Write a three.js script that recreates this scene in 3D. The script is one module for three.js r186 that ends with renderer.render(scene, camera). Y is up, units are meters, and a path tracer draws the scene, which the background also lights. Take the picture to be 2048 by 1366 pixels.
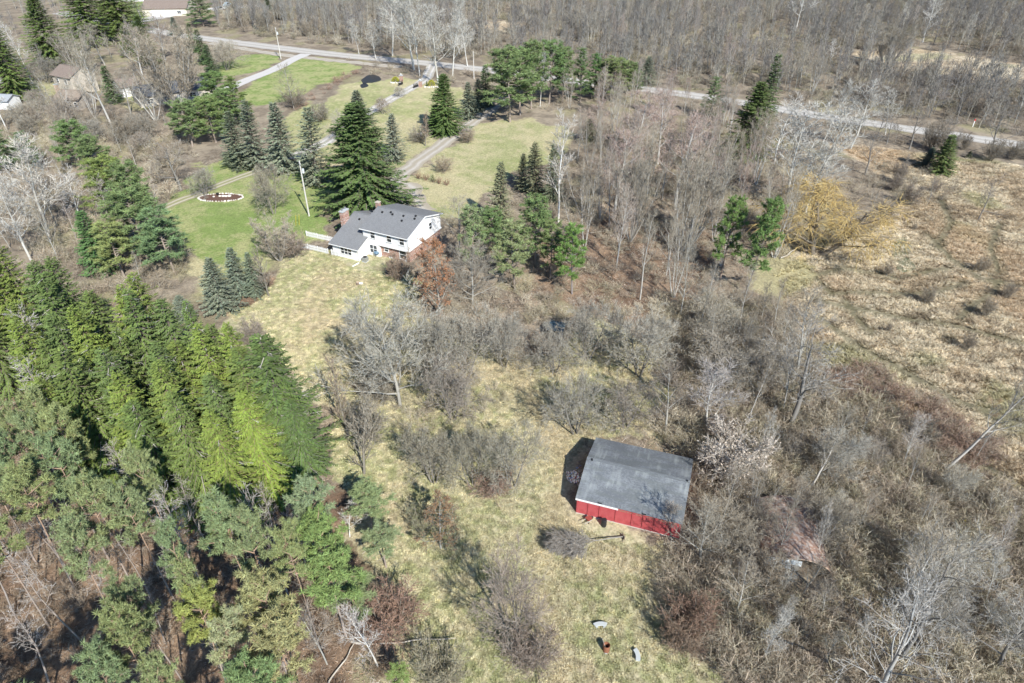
import * as THREE from 'three';
import { mergeGeometries } from 'three/addons/utils/BufferGeometryUtils.js';
import { Sky } from 'three/addons/objects/Sky.js';

// ---------------------------------------------------------------- camera, sky, sun, exposure
const scene = new THREE.Scene();
const EYE = 58, PITCH = THREE.MathUtils.degToRad(34.8), FOC = 1366;          // drone height (m), tilt below the horizon, focal length for a 2048 px wide frame
const camera = new THREE.PerspectiveCamera(2 * Math.atan(683 / FOC) * 180 / Math.PI, 2048 / 1366, 1, 6000);
camera.position.set(0, EYE, 0);
camera.rotation.set(-PITCH, 0, 0);
scene.add(camera);

const SUN_EL = 39, SUN_AZ = 26;                                              // sun behind the drone, to its right
const el = THREE.MathUtils.degToRad(SUN_EL), az = THREE.MathUtils.degToRad(SUN_AZ);
const sunDir = new THREE.Vector3(Math.sin(az) * Math.cos(el), Math.sin(el), Math.cos(az) * Math.cos(el));
const sky = new Sky();
sky.name = 'sky'; sky.userData.kind = 'structure';
sky.scale.setScalar(5000);
sky.material.uniforms.sunPosition.value.copy(sunDir);
sky.material.uniforms.turbidity.value = 5;
sky.material.uniforms.rayleigh.value = 1.2;
sky.material.uniforms.mieCoefficient.value = 0.005;
scene.add(sky);
scene.environmentIntensity = 0.11;
const sun = new THREE.DirectionalLight(0xfffaef, 5);
sun.position.copy(sunDir).multiplyScalar(400).add(new THREE.Vector3(0, 0, -150));
sun.target.position.set(0, 0, -150);
sun.castShadow = true;
sun.shadow.mapSize.set(4096, 4096);
Object.assign(sun.shadow.camera, { left: -330, right: 330, top: 300, bottom: -300, near: 10, far: 1000 });
scene.add(sun, sun.target);
const renderer = new THREE.WebGLRenderer({ antialias: true });
renderer.toneMapping = THREE.LinearToneMapping;
renderer.toneMappingExposure = 1.4;
renderer.shadowMap.enabled = true;

// ---------------------------------------------------------------- helpers: numbers
function rngOf(seed) { let a = seed >>> 0; return () => { a = (a + 0x6D2B79F5) | 0; let t = Math.imul(a ^ (a >>> 15), 1 | a); t = (t + Math.imul(t ^ (t >>> 7), 61 | t)) ^ t; return ((t ^ (t >>> 14)) >>> 0) / 4294967296; }; }
const R0 = rngOf(7);
const NT = new Float32Array(65536); for (let i = 0; i < 65536; i++) NT[i] = R0();
function vn(x, y) {
  const xi = Math.floor(x), yi = Math.floor(y); let fx = x - xi, fy = y - yi; fx = fx * fx * (3 - 2 * fx); fy = fy * fy * (3 - 2 * fy);
  const a = (xi & 255), b = ((xi + 1) & 255), c = (yi & 255) << 8, d = ((yi + 1) & 255) << 8;
  const u = NT[a + c] + (NT[b + c] - NT[a + c]) * fx, v = NT[a + d] + (NT[b + d] - NT[a + d]) * fx; return u + (v - u) * fy;
}
const fbm = (x, y, o = 3) => { let s = 0, a = .5, t = 0; for (let i = 0; i < o; i++) { s += a * vn(x, y); t += a; a *= .5; x = x * 2.03 + 17.1; y = y * 2.03 + 5.3; } return s / t; };
const clamp = (x, a = 0, b = 1) => x < a ? a : x > b ? b : x;
const sst = (a, b, x) => { x = clamp((x - a) / (b - a)); return x * x * (3 - 2 * x); };
const mix = (a, b, t) => [a[0] + (b[0] - a[0]) * t, a[1] + (b[1] - a[1]) * t, a[2] + (b[2] - a[2]) * t];
const V = (x, y, z) => [x, y, z], add = (a, b, k = 1) => [a[0] + b[0] * k, a[1] + b[1] * k, a[2] + b[2] * k];
const len3 = a => Math.hypot(a[0], a[1], a[2]), nrm = a => { const l = len3(a) || 1; return [a[0] / l, a[1] / l, a[2] / l]; };
const crs = (a, b) => [a[1] * b[2] - a[2] * b[1], a[2] * b[0] - a[0] * b[2], a[0] * b[1] - a[1] * b[0]];
// survey: where a sight line of the drone meets the level y (metres); used to measure the site plan once
const CP = Math.cos(PITCH), SP = Math.sin(PITCH);
function g(px, py, y = 0) {
  const r = px - 1024, u = 683 - py, dx = r, dy = -SP * FOC + CP * u, dz = -CP * FOC - SP * u, k = (y - EYE) / dy; return [dx * k, dz * k];
}
const depthAt = (x, z, y = 0) => SP * (EYE - y) - CP * z;
function heightTo(x, z, row) { let lo = 0, hi = 60; for (let i = 0; i < 30; i++) { const m = (lo + hi) / 2, d = depthAt(x, z, m), v = CP * (m - EYE) - SP * z; if (683 - FOC * v / d > row) lo = m; else hi = m; } return lo; }

// ---------------------------------------------------------------- helpers: objects
const taken = {};
function numbered(n) { const k = taken[n] = (taken[n] ?? -1) + 1; return k ? `${n}_${String(k).padStart(3, '0')}` : n; }
function shade(o) { o.castShadow = true; o.receiveShadow = true; return o; }
function thing(name, label, category, x = 0, y = 0, z = 0, turn = 0, group) {
  const o = new THREE.Group(); o.name = numbered(name); o.position.set(x, y, z); o.rotation.y = turn; o.userData = { label, category }; if (group) o.userData.group = group; scene.add(o); return o;
}
function part(name, geo, mat, parent, x = 0, y = 0, z = 0) { const m = shade(new THREE.Mesh(geo, mat)); m.name = name; m.position.set(x, y, z); parent.add(m); return m; }
function structure(name, geo, mat) { const m = shade(new THREE.Mesh(geo, mat)); m.name = numbered(name); m.userData = { kind: 'structure' }; scene.add(m); return m; }
const boxGeos = {};
function bx(w, h, d) { const k = [w, h, d].map(v => v.toFixed(3)).join(); return boxGeos[k] ??= new THREE.BoxGeometry(w, h, d); }
const box = (name, w, h, d, x, y, z, mat, parent) => part(name, bx(w, h, d), mat, parent, x, y, z);
const std = (r, gg, b, rough = .9, o = {}) => new THREE.MeshStandardMaterial({ color: new THREE.Color().setRGB(r, gg, b), roughness: rough, ...o });
function dataTex(w, h, f, srgb = true, wrap = true) {
  const d = new Uint8Array(w * h * 4), enc = v => { v = clamp(v); return Math.round(255 * (srgb ? (v <= .0031308 ? v * 12.92 : 1.055 * Math.pow(v, 1 / 2.4) - .055) : v)); };
  const LUT = new Uint8Array(1025); for (let i = 0; i <= 1024; i++) LUT[i] = enc(i / 1024);
  for (let j = 0, k = 0; j < h; j++) for (let i = 0; i < w; i++, k += 4) { const c = f(i, j); d[k] = LUT[clamp(c[0]) * 1024 | 0]; d[k + 1] = LUT[clamp(c[1]) * 1024 | 0]; d[k + 2] = LUT[clamp(c[2]) * 1024 | 0]; d[k + 3] = 255; }
  const t = new THREE.DataTexture(d, w, h); t.magFilter = THREE.LinearFilter; t.minFilter = THREE.LinearMipmapLinearFilter; t.generateMipmaps = true; if (wrap) t.wrapS = t.wrapT = THREE.RepeatWrapping; if (srgb) t.colorSpace = THREE.SRGBColorSpace; t.needsUpdate = true; return t;
}
// mesh builder with flat faces and a tone for every face
class GB {
  constructor() { this.p = []; this.n = []; this.c = []; this.i = []; }
  v(a, n, c) { this.p.push(a[0], a[1], a[2]); this.n.push(n[0], n[1], n[2]); this.c.push(c[0], c[1], c[2]); return this.p.length / 3 - 1; }
  tri(a, b, d, c) { const n = nrm(crs([b[0] - a[0], b[1] - a[1], b[2] - a[2]], [d[0] - a[0], d[1] - a[1], d[2] - a[2]])); this.i.push(this.v(a, n, c), this.v(b, n, c), this.v(d, n, c)); }
  quad(a, b, d, e, c) { const n = nrm(crs([b[0] - a[0], b[1] - a[1], b[2] - a[2]], [d[0] - a[0], d[1] - a[1], d[2] - a[2]])); const k = this.v(a, n, c); this.v(b, n, c); this.v(d, n, c); this.v(e, n, c); this.i.push(k, k + 1, k + 2, k, k + 2, k + 3); }
  tube(pts, rad, sides, col) {
    let prev = -1;
    for (let s = 0; s < pts.length; s++) {
      const d = nrm(s < pts.length - 1 ? add(pts[s + 1], pts[s], -1) : add(pts[s], pts[s - 1], -1)), a = nrm(Math.abs(d[1]) < .95 ? crs(d, [0, 1, 0]) : crs(d, [1, 0, 0])), b = crs(d, a), c = typeof col === 'function' ? col(s) : col;
      const base = this.p.length / 3;
      for (let k = 0; k < sides; k++) { const t = k / sides * Math.PI * 2, q = [0, 1, 2].map(j => a[j] * Math.cos(t) + b[j] * Math.sin(t)); this.v(add(pts[s], q, rad[s]), q, c); }
      if (prev >= 0) for (let k = 0; k < sides; k++) { const k2 = (k + 1) % sides; this.i.push(prev + k, prev + k2, base + k2, prev + k, base + k2, base + k); }
      prev = base;
    }
  }
  // a thin flat strip from a to b
  strip(a, b, w0, w1, side, c) { const p = add(a, side, w0), q = add(a, side, -w0); if (w1 < 1e-4) this.tri(p, q, b, c); else this.quad(p, q, add(b, side, -w1), add(b, side, w1), c); }
  geo() {
    const q = new THREE.BufferGeometry();
    q.setAttribute('position', new THREE.Float32BufferAttribute(this.p, 3)); q.setAttribute('normal', new THREE.Float32BufferAttribute(this.n, 3)); q.setAttribute('color', new THREE.Float32BufferAttribute(this.c, 3)); q.setIndex(this.i); return q;
  }
}
// ---------------------------------------------------------------- site plan: zones of the ground (world metres)
const MX0 = -330, MX1 = 330, MZ0 = -530, MZ1 = -20, NX0 = -75, NX1 = 105, NZ0 = -190, NZ1 = -20;   // mid sheet, near sheet
const GW = 1320, GH = 1020;
function zone(poly, blur = 3) {
  const P = poly.map(p => g(...p)), m = new Float32Array(GW * GH);
  for (let j = 0; j < GH; j++) {
    const z = MZ0 + (j + .5) / GH * (MZ1 - MZ0), xs = [];
    for (let k = 0; k < P.length; k++) { const a = P[k], b = P[(k + 1) % P.length]; if ((a[1] > z) !== (b[1] > z)) xs.push(a[0] + (z - a[1]) / (b[1] - a[1]) * (b[0] - a[0])); }
    xs.sort((a, b) => a - b);
    for (let k = 0; k + 1 < xs.length; k += 2) { const i0 = Math.max(0, Math.ceil((xs[k] - MX0) / (MX1 - MX0) * GW - .5)), i1 = Math.min(GW - 1, Math.floor((xs[k + 1] - MX0) / (MX1 - MX0) * GW - .5)); for (let i = i0; i <= i1; i++) m[j * GW + i] = 1; }
  }
  for (let pass = 0; pass < 2; pass++) {
    const t = new Float32Array(m.length), r = blur, w = 2 * r + 1;
    for (let j = 0; j < GH; j++) { let s = 0; for (let i = -r; i < GW; i++) { s += (i + r < GW ? m[j * GW + i + r] : 0) - (i - r - 1 >= 0 ? m[j * GW + i - r - 1] : 0); if (i >= 0) t[j * GW + i] = s / w; } }
    for (let i = 0; i < GW; i++) { let s = 0; for (let j = -r; j < GH; j++) { s += (j + r < GH ? t[(j + r) * GW + i] : 0) - (j - r - 1 >= 0 ? t[(j - r - 1) * GW + i] : 0); if (j >= 0) m[j * GW + i] = s / w; } }
  }
  return m;
}
function zoneOr(...ms) { const m = ms[0]; for (let k = 1; k < ms.length; k++) for (let i = 0; i < m.length; i++) m[i] = Math.max(m[i], ms[k][i]); return m; }
function look(m, x, z) { const i = Math.floor((x - MX0) / (MX1 - MX0) * GW), j = Math.floor((z - MZ0) / (MZ1 - MZ0) * GH); return i < 0 || j < 0 || i >= GW || j >= GH ? 0 : m[j * GW + i]; }
const Z = {
  lawn: zoneOr(zone([[330, 425], [390, 335], [470, 305], [540, 325], [610, 332], [660, 380], [650, 440], [610, 490], [560, 505], [500, 520], [440, 530], [385, 500]]),
    zone([[470, 190], [520, 150], [600, 112], [700, 124], [715, 140], [640, 175], [560, 205], [500, 215]]), zone([[430, 125], [490, 108], [570, 108], [540, 130], [490, 150], [430, 150]]),
    zone([[250, 30], [250, 5], [330, 3], [330, 18], [290, 40]])),
  olive: zoneOr(zone([[575, 230], [640, 200], [700, 165], [790, 155], [840, 158], [905, 170], [960, 190], [930, 240], [880, 280], [800, 340], [700, 330], [620, 340], [600, 420], [640, 480], [560, 530], [470, 570], [440, 620], [385, 590], [380, 520], [470, 500], [560, 470], [600, 330], [560, 280]]),
    zone([[780, 420], [800, 370], [850, 325], [960, 250], [1000, 235], [1080, 240], [1160, 270], [1120, 320], [1040, 340], [1000, 360], [960, 430], [880, 440]]),
    zone([[250, 190], [290, 185], [295, 215], [260, 225]]), zone([[60, 160], [110, 168], [100, 190], [60, 195]])),
  meadow: zone([[600, 500], [700, 515], [840, 545], [860, 620], [960, 690], [1080, 720], [1200, 640], [1330, 700], [1345, 800], [1290, 870], [1160, 870], [1130, 960], [1150, 1040], [1340, 1085], [1300, 1150], [1310, 1220], [1360, 1290], [1430, 1366], [1470, 1500], [780, 1500], [800, 1366], [830, 1310], [800, 1230], [735, 1120], [690, 1000], [645, 860], [600, 760], [460, 690], [440, 640], [540, 570]], 2),
  marsh: zoneOr(zone([[1560, 560], [1600, 500], [1700, 470], [1790, 420], [1850, 390], [1700, 320], [1640, 285], [1720, 290], [1860, 310], [2150, 350], [2300, 600], [2300, 1050], [2048, 1010], [1900, 930], [1780, 830], [1660, 740], [1590, 660]]),
    zone([[1700, 108], [1790, 92], [1900, 105], [2090, 135], [2090, 168], [1960, 158], [1860, 150], [1740, 135]]), zone([[900, 62], [1000, 40], [1060, 50], [990, 70]])),
  path: zone([[1520, 520], [1600, 520], [1650, 570], [1560, 600], [1500, 570]]),
  duff: zoneOr(zone([[-60, 640], [60, 800], [200, 900], [420, 950], [600, 960], [700, 1000], [730, 1150], [760, 1400], [700, 1500], [-500, 1500], [-400, 900]]), zone([[420, 560], [530, 540], [560, 560], [520, 610], [440, 650]]), zone([[1060, 480], [1250, 440], [1420, 470], [1400, 620], [1180, 640], [1060, 580]])),
};
function polyDist(P) { const Q = P.map(p => g(...p)); let x0 = 1e9, x1 = -1e9, z0 = 1e9, z1 = -1e9; for (const q of Q) { x0 = Math.min(x0, q[0]); x1 = Math.max(x1, q[0]); z0 = Math.min(z0, q[1]); z1 = Math.max(z1, q[1]); }
  return (x, z) => { if (x < x0 - 4 || x > x1 + 4 || z < z0 - 4 || z > z1 + 4) return 99; let m = 99; for (let k = 0; k + 1 < Q.length; k++) { const a = Q[k], b = Q[k + 1], dx = b[0] - a[0], dz = b[1] - a[1], t = clamp(((x - a[0]) * dx + (z - a[1]) * dz) / (dx * dx + dz * dz)); m = Math.min(m, Math.hypot(x - a[0] - dx * t, z - a[1] - dz * t)); } return m; }; }
const trails = [[[1850, 470], [1900, 520], [1960, 560], [2060, 580]], [[1640, 640], [1720, 700], [1800, 740], [1900, 800], [2060, 860]], [[1600, 560], [1690, 540], [1790, 560], [1890, 540]], [[1880, 400], [1900, 450], [1870, 500]], [[1640, 606], [1700, 618], [1760, 630], [1830, 645], [1900, 652], [1980, 676], [2060, 694]], [[1660, 590], [1720, 588], [1800, 592], [1870, 588], [1925, 570]], [[1998, 452], [1980, 500], [1995, 545], [1990, 585], [1940, 618], [1918, 640]], [[1690, 606], [1712, 640], [1740, 668]], [[1560, 560], [1610, 540], [1660, 590]], [[1800, 960], [1880, 960], [1960, 930], [2060, 990]]].map(polyDist);
const worn = [[[1160, 920], [1110, 880], [1060, 800], [1030, 740], [1015, 700]], [[1140, 1040], [1130, 960], [1120, 900]], [[1120, 1366], [1090, 1200], [1080, 1100], [1110, 1000]]].map(polyDist);
function groundColor(x, z, fine) {
  const wx = x + (vn(x * .21, z * .21) - .5) * 5 + (vn(x * .9 + 9, z * .9) - .5) * 1.6, wz = z + (vn(x * .21 + 50, z * .21 + 31) - .5) * 5 + (vn(x * .9 + 70, z * .9 + 3) - .5) * 1.6;
  const n1 = fbm(x * .07, z * .07, 3), n2 = fbm(x * .42 + 11, z * .42 + 7, 3), n3 = vn(x * 2.1, z * 2.1), f1 = vn(x * 5.3 + 3, z * 5.3), f2 = vn(x * 11.7, z * 11.7 + 8);
  const gr = fine ? (f1 - .5) * .5 + (f2 - .5) * .5 : (n3 - .5) * .45;
  let c = mix([.215, .175, .13], [.33, .275, .205], sst(.3, .7, n2)); c = mix(c, [.135, .105, .075], sst(.5, .8, n3 * .55 + n1 * .5) * .7); c = mix(c, [.29, .27, .14], sst(.58, .74, fbm(x * .13 + 40, z * .13, 2)) * .55);
  let m = look(Z.duff, wx, wz); if (m > .02) c = mix(c, mix([.16, .105, .07], [.28, .195, .13], sst(.25, .75, n2)), sst(.25, .75, m));
  m = look(Z.marsh, wx, wz);
  if (m > .02) { const st = fbm(x * .8 + n2 * 4, z * .9 + n1 * 6, 3); let k = mix([.54, .465, .335], [.405, .32, .215], sst(.4, .6, n1 * .6 + n2 * .4)); k = mix(k, [.20, .155, .10], sst(.54, .68, st) * .8); k = mix(k, [.30, .285, .15], sst(.6, .72, fbm(x * .09 + 200, z * .09, 2)) * .7); k = mix(k, [.43, .315, .2], sst(.56, .72, fbm(x * .06 + 300, z * .06 + 9, 2)) * .7); k = mix(k, [.62, .53, .39], sst(.58, .8, n3 * .5 + f1 * .5) * .7);
    for (const t of trails) { const d = t(x, z); if (d < 2) k = mix(k, [.14, .125, .07], (1 - sst(.25, 1.2 + n3 * .6, d)) * (.7 + .3 * n2)); } c = mix(c, k, sst(.3, .7, m)); }
  m = look(Z.meadow, wx, wz);
  if (m > .02) { const hf = fbm(x * 1.3 + 7, z * 1.3 + 2, 2); let k = mix([.45, .40, .255], [.30, .31, .145], sst(.36, .7, n1 * .3 + n2 * .25 + hf * .45) * .9); k = mix(k, [.58, .52, .335], sst(.5, .9, n3) * .45); k = mix(k, [.45, .355, .245], sst(.56, .7, fbm(x * .16 + 90, z * .16 + 20, 2)) * .35);
    for (const t of worn) { const d = t(x, z); if (d < 3) k = mix(k, [.47, .395, .255], (1 - sst(.6, 1.8, d)) * .6); } c = mix(c, k, sst(.3, .7, m)); }
  m = look(Z.olive, wx, wz); if (m > .02) { let k = mix([.46, .41, .24], [.29, .31, .13], sst(.36, .64, n1 * .45 + n2 * .35 + n3 * .2)); k = mix(k, [.54, .47, .30], sst(.6, .9, n3) * .45); c = mix(c, k, sst(.3, .7, m)); }
  m = look(Z.lawn, wx, wz); if (m > .02) { let k = mix([.20, .27, .075], [.36, .36, .165], sst(.4, .68, n1 * .4 + n2 * .4 + n3 * .2)); k = mix(k, [.15, .22, .055], sst(.55, .8, n3) * .35); c = mix(c, k, sst(.3, .7, m)); }
  m = look(Z.path, wx, wz); if (m > .02) c = mix(c, mix([.35, .32, .17], [.44, .385, .225], n2), sst(.3, .7, m) * .9);
  const s = 1 + gr; return [c[0] * s, c[1] * s, c[2] * s];
}
// low hummocks of the near ground, level along its rim
function relief(x, z) {
  const e = Math.min(x - NX0, NX1 - x, z - NZ0, NZ1 - z); if (e <= 0) return -.02;
  const f = sst(0, 6, e), mm = look(Z.marsh, x, z), wd = 1 - Math.max(look(Z.meadow, x, z), look(Z.lawn, x, z), look(Z.olive, x, z), mm);
  return f * (.02 + .05 * fbm(x * .5, z * .5, 2) + mm * .42 * fbm(x * .55 + 3, z * .75, 3) + wd * .22 * fbm(x * .3 + 8, z * .3, 3));
}
{
  const S = 2048;
  const mk = (x0, x1, z0, z1, fine) => dataTex(S, S, (i, j) => groundColor(x0 + (i + .5) / S * (x1 - x0), z0 + (j + .5) / S * (z1 - z0), fine), true, false);
  const bump = dataTex(512, 512, (i, j) => { const s = 256 / 512, v = .5 * vn(i * s, j * s) + .3 * vn(i * s * .5 + 9, j * s * .5) + .2 * NT[(i * 7 + j * 131) & 65535]; return [v, v, v]; }, false);
  bump.repeat.set(18, 18);
  const sheet = (x0, x1, z0, z1, nx, nz, hf) => {
    const p = [], uv = [], id = [];
    for (let j = 0; j <= nz; j++) for (let i = 0; i <= nx; i++) { const x = x0 + i / nx * (x1 - x0), z = z0 + j / nz * (z1 - z0); p.push(x, hf(x, z), z); uv.push(i / nx, j / nz); }
    for (let j = 0; j < nz; j++) for (let i = 0; i < nx; i++) { const a = j * (nx + 1) + i; id.push(a, a + nx + 1, a + 1, a + 1, a + nx + 1, a + nx + 2); }
    const q = new THREE.BufferGeometry(); q.setAttribute('position', new THREE.Float32BufferAttribute(p, 3)); q.setAttribute('uv', new THREE.Float32BufferAttribute(uv, 2)); q.setIndex(id); q.computeVertexNormals(); return q;
  };
  const farTex = dataTex(512, 512, (i, j) => { const k = 256 / 512, n = .5 * vn(i * k, j * k) + .5 * vn(i * k * .25, j * k * .25); return mix([.19, .155, .12], [.31, .26, .205], n); }); farTex.repeat.set(40, 40);
  structure('ground', sheet(-2500, 2500, -4000, 400, 4, 4, () => -.12), new THREE.MeshStandardMaterial({ map: farTex, roughness: 1 }));
  structure('woodland_ground', sheet(MX0, MX1, MZ0, MZ1, 12, 12, () => -.03), new THREE.MeshStandardMaterial({ map: mk(MX0, MX1, MZ0, MZ1, false), roughness: 1 }));
  structure('meadow_ground', sheet(NX0, NX1, NZ0, NZ1, 360, 340, relief), new THREE.MeshStandardMaterial({ map: mk(NX0, NX1, NZ0, NZ1, true), roughness: 1, bumpMap: bump, bumpScale: .06 }));
}
// roads and drives as sheets a little above the ground
const gravelTex = (base, rut, k) => dataTex(256, 256, (i, j) => { const u = i / 256, t = Math.exp(-Math.pow((u - .28) / .1, 2)) + Math.exp(-Math.pow((u - .72) / .1, 2)), n = vn(i * .25, j * .25) * .5 + NT[(i * 131 + j * 7919) & 65535] * .5, w = vn(i * .06 + 4, j * .12); const c = mix(base, rut, clamp(t * k * (.6 + .7 * w))); const s = .78 + .44 * n; return [c[0] * s, c[1] * s, c[2] * s]; });
function ribbon(name, pts, w, mat, y, jag = .35, w2 = w) {
  const cv = new THREE.CatmullRomCurve3(pts.map(p => { const q = p.length === 3 ? [p[0], p[1]] : g(...p); return new THREE.Vector3(q[0], 0, q[1]); })), L = cv.getLength(), n = Math.max(4, Math.ceil(L / 1.2)), p = [], uv = [], id = [];
  for (let k = 0; k <= n; k++) {
    const c = cv.getPointAt(k / n), t = cv.getTangentAt(k / n), sx = -t.z, sz = t.x, ww = w + (w2 - w) * k / n;
    const a = ww / 2 + (vn(k * .7, 3) - .5) * jag * 2, b = ww / 2 + (vn(k * .7, 60) - .5) * jag * 2;
    for (let q = 0; q <= 4; q++) { const o = -a + (a + b) * q / 4, x = c.x + sx * o, z = c.z + sz * o; p.push(x, Math.max(y, relief(x, z) + .03), z); uv.push(q / 4, k / n * L / 4); }
    if (k) { const a0 = (k - 1) * 5, a1 = k * 5; for (let q = 0; q < 4; q++) id.push(a0 + q, a0 + q + 1, a1 + q, a0 + q + 1, a1 + q + 1, a1 + q); }
  }
  const q = new THREE.BufferGeometry(); q.setAttribute('position', new THREE.Float32BufferAttribute(p, 3)); q.setAttribute('uv', new THREE.Float32BufferAttribute(uv, 2)); q.setIndex(id); q.computeVertexNormals();
  if (q.attributes.normal.getY(0) < 0) { const ix = q.index.array; for (let k = 0; k < ix.length; k += 3) { const t = ix[k + 1]; ix[k + 1] = ix[k + 2]; ix[k + 2] = t; } q.computeVertexNormals(); }
  return structure(name, q, mat);
}
const roadMat = new THREE.MeshStandardMaterial({ map: gravelTex([.42, .395, .36], [.56, .54, .505], .8), roughness: .95 });
const driveMat = new THREE.MeshStandardMaterial({ map: gravelTex([.45, .42, .36], [.62, .60, .575], 1), roughness: .95 });
const dirtMat = new THREE.MeshStandardMaterial({ map: gravelTex([.38, .335, .265], [.50, .465, .42], 1), roughness: .95 });
const rutMat = new THREE.MeshStandardMaterial({ map: gravelTex([.27, .265, .13], [.50, .45, .37], 1.15), roughness: .95 });
const concMat = new THREE.MeshStandardMaterial({ map: gravelTex([.55, .53, .51], [.60, .58, .56], .5), roughness: .85 });
const ROAD = [[120, 25], [300, 60], [410, 77], [560, 96], [700, 112], [850, 126], [965, 139], [1130, 160], [1380, 190], [1560, 218], [1700, 241], [1860, 264], [2048, 291], [2300, 330]];
ribbon('road', ROAD, 8.2, roadMat, .02, .3, 6.4);
ribbon('road_verge', [[420, 86], [560, 109], [700, 124], [800, 134]], 4, dirtMat, .008, .6);
ribbon('concrete_driveway', [[612, 108], [590, 117], [545, 140], [490, 162], [430, 190]], 4.6, concMat, .03, .1);
ribbon('gravel_driveway', [[866, 128], [848, 160], [815, 180], [770, 205], [735, 227], [690, 258], [650, 285], [590, 312], [520, 340]], 4.0, driveMat, .026, .3);
ribbon('grass_track', [[520, 340], [470, 358], [420, 378], [340, 410], [300, 430]], 3.2, rutMat, .03, .3);
ribbon('dirt_driveway', [[1010, 190], [985, 215], [930, 256], [880, 292], [835, 325], [795, 358], [780, 385]], 4.4, dirtMat, .03, .4);
ribbon('parking_area', [[800, 368], [815, 392], [835, 425]], 7, dirtMat, .034, 1.0);
ribbon('far_driveway', [[250, 48], [290, 40], [330, 32], [360, 26]], 9, concMat, .03, .6);
ribbon('far_lane', [[420, 20], [460, 14], [520, 12]], 9, concMat, .03, .8);
// ---------------------------------------------------------------- tree kinds
const tone = (c, r, k = .25) => { const s = 1 + (r() - .5) * 2 * k, t = (r() - .5) * k * .3; return [c[0] * s * (1 + t), c[1] * s, c[2] * s * (1 - t)]; };
const rdir = r => { const a = r() * Math.PI * 2, y = r() * 2 - 1, s = Math.sqrt(1 - y * y); return [Math.cos(a) * s, y, Math.sin(a) * s]; };
function turned(d, ang, az) { const a = nrm(Math.abs(d[1]) < .95 ? crs(d, [0, 1, 0]) : crs(d, [1, 0, 0])), b = crs(d, a), ca = Math.cos(ang), sa = Math.sin(ang); return nrm([0, 1, 2].map(j => d[j] * ca + (a[j] * Math.cos(az) + b[j] * Math.sin(az)) * sa)); }
// leafless broadleaf: o.stems, o.clear, o.n = children per level, o.ang = fork angles, o.up, o.gnarl, o.tw = twig width
function bareTree(seed, o) {
  const r = rngOf(seed), T = new GB(), C = new GB(), L = o.n.length;
  const bark = o.bark, twig = o.twig, leaf = o.leaf;
  function grow(lv, p, d, len, rad) {
    if (lv >= L) { // twig
      const q = add(add(p, d, len), [0, (o.weep ? -len * .3 : len * .12), 0]); C.strip(p, q, o.tw * (.75 + r() * .5), 0, nrm(crs(d, rdir(r))), tone(twig, r, .3));
      if (leaf && r() < leaf.p) { const s = leaf.s * (.6 + r() * .8), c = tone(leaf.c, r, .35), at = add(p, d, len * (.4 + r() * .6)), u = rdir(r), w = nrm(crs(u, rdir(r))); C.quad(add(at, u, s), add(at, w, s * .6), add(at, u, -s), add(at, w, -s * .6), c); }
      return;
    }
    const ns = lv === 0 ? 9 : lv === 1 ? 6 : lv === 2 ? 4 : 2, pts = [p], rd = [rad], dirs = [d]; let q = p, dd = d;
    for (let s = 0; s < ns; s++) {
      const gn = o.gnarl * (lv === 0 ? .35 : 1), rr = rdir(r); dd = nrm(add(add(dd, rr, gn), [0, 1, 0], (lv === 0 ? .12 : o.up) * (o.weep && lv >= 2 ? -2.2 : 1)));
      q = add(q, dd, len / ns); pts.push(q); dirs.push(dd); rd.push(rad * (1 - (s + 1) / ns * (lv === 0 ? .78 : .8)));
    }
    if (lv <= 1) T.tube(pts, rd, lv === 0 ? 6 : 4, () => tone(bark, r, o.spot ?? .14));
    else if (lv === 2) C.tube(pts, rd.map(v => Math.max(v, o.tw * .9)), 3, () => tone(mix(bark, twig, .45), r, .15));
    else for (let s = 0; s < ns; s++) C.strip(pts[s], pts[s + 1], Math.max(rd[s], o.tw), Math.max(rd[s + 1], o.tw * .8), nrm(crs(dirs[s + 1], rdir(r))), tone(twig, r, .2));
    const n = o.n[lv], c0 = lv === 0 ? o.clear : .16; let a0 = r() * 6.3;
    for (let k = 0; k < n; k++) {
      const t = clamp(c0 + (1 - c0) * ((k + r() * .9) / n), 0, .999), f = t * ns, i = Math.floor(f), at = add(pts[i], add(pts[i + 1], pts[i], -1), f - i);
      a0 += 2.4 + (r() - .5) * .8;
      const nd = turned(dirs[i + 1], (o.ang[lv] ?? .6) * (.7 + r() * .6) * (lv === 0 ? 1.15 - .45 * t : 1), a0);
      const kl = lv === 0 ? o.h * o.l1 * (o.shape ? o.shape(t) : (1.05 - .6 * t)) : len * o.ratio * (1.05 - .55 * t);
      grow(lv + 1, at, nd, kl * (.75 + r() * .5), Math.max(rd[i] * (lv === 0 ? .55 : .5), .012));
    }
    if (lv > 0 && lv < L) for (let k = 0; k < 2; k++) grow(L, q, turned(dd, .25 + r() * .3, r() * 6.3), o.tl * (.6 + r() * .6), 0);
  }
  const st = o.stems || 1;
  for (let s = 0; s < st; s++) { const a = s / st * 6.283 + r() * .8, lean = st > 1 ? (o.splay ?? .3) * (.5 + r()) : (o.lean ?? .04); const d = nrm([Math.cos(a) * lean, 1, Math.sin(a) * lean]); grow(0, [Math.cos(a) * (st > 1 ? o.r * 1.2 : 0), -.25, Math.sin(a) * (st > 1 ? o.r * 1.2 : 0)], d, o.h * (st > 1 ? .75 + r() * .25 : .92), o.r * (st > 1 ? .7 + r() * .4 : 1)); }
  return { trunk: T, crown: C };
}
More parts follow.
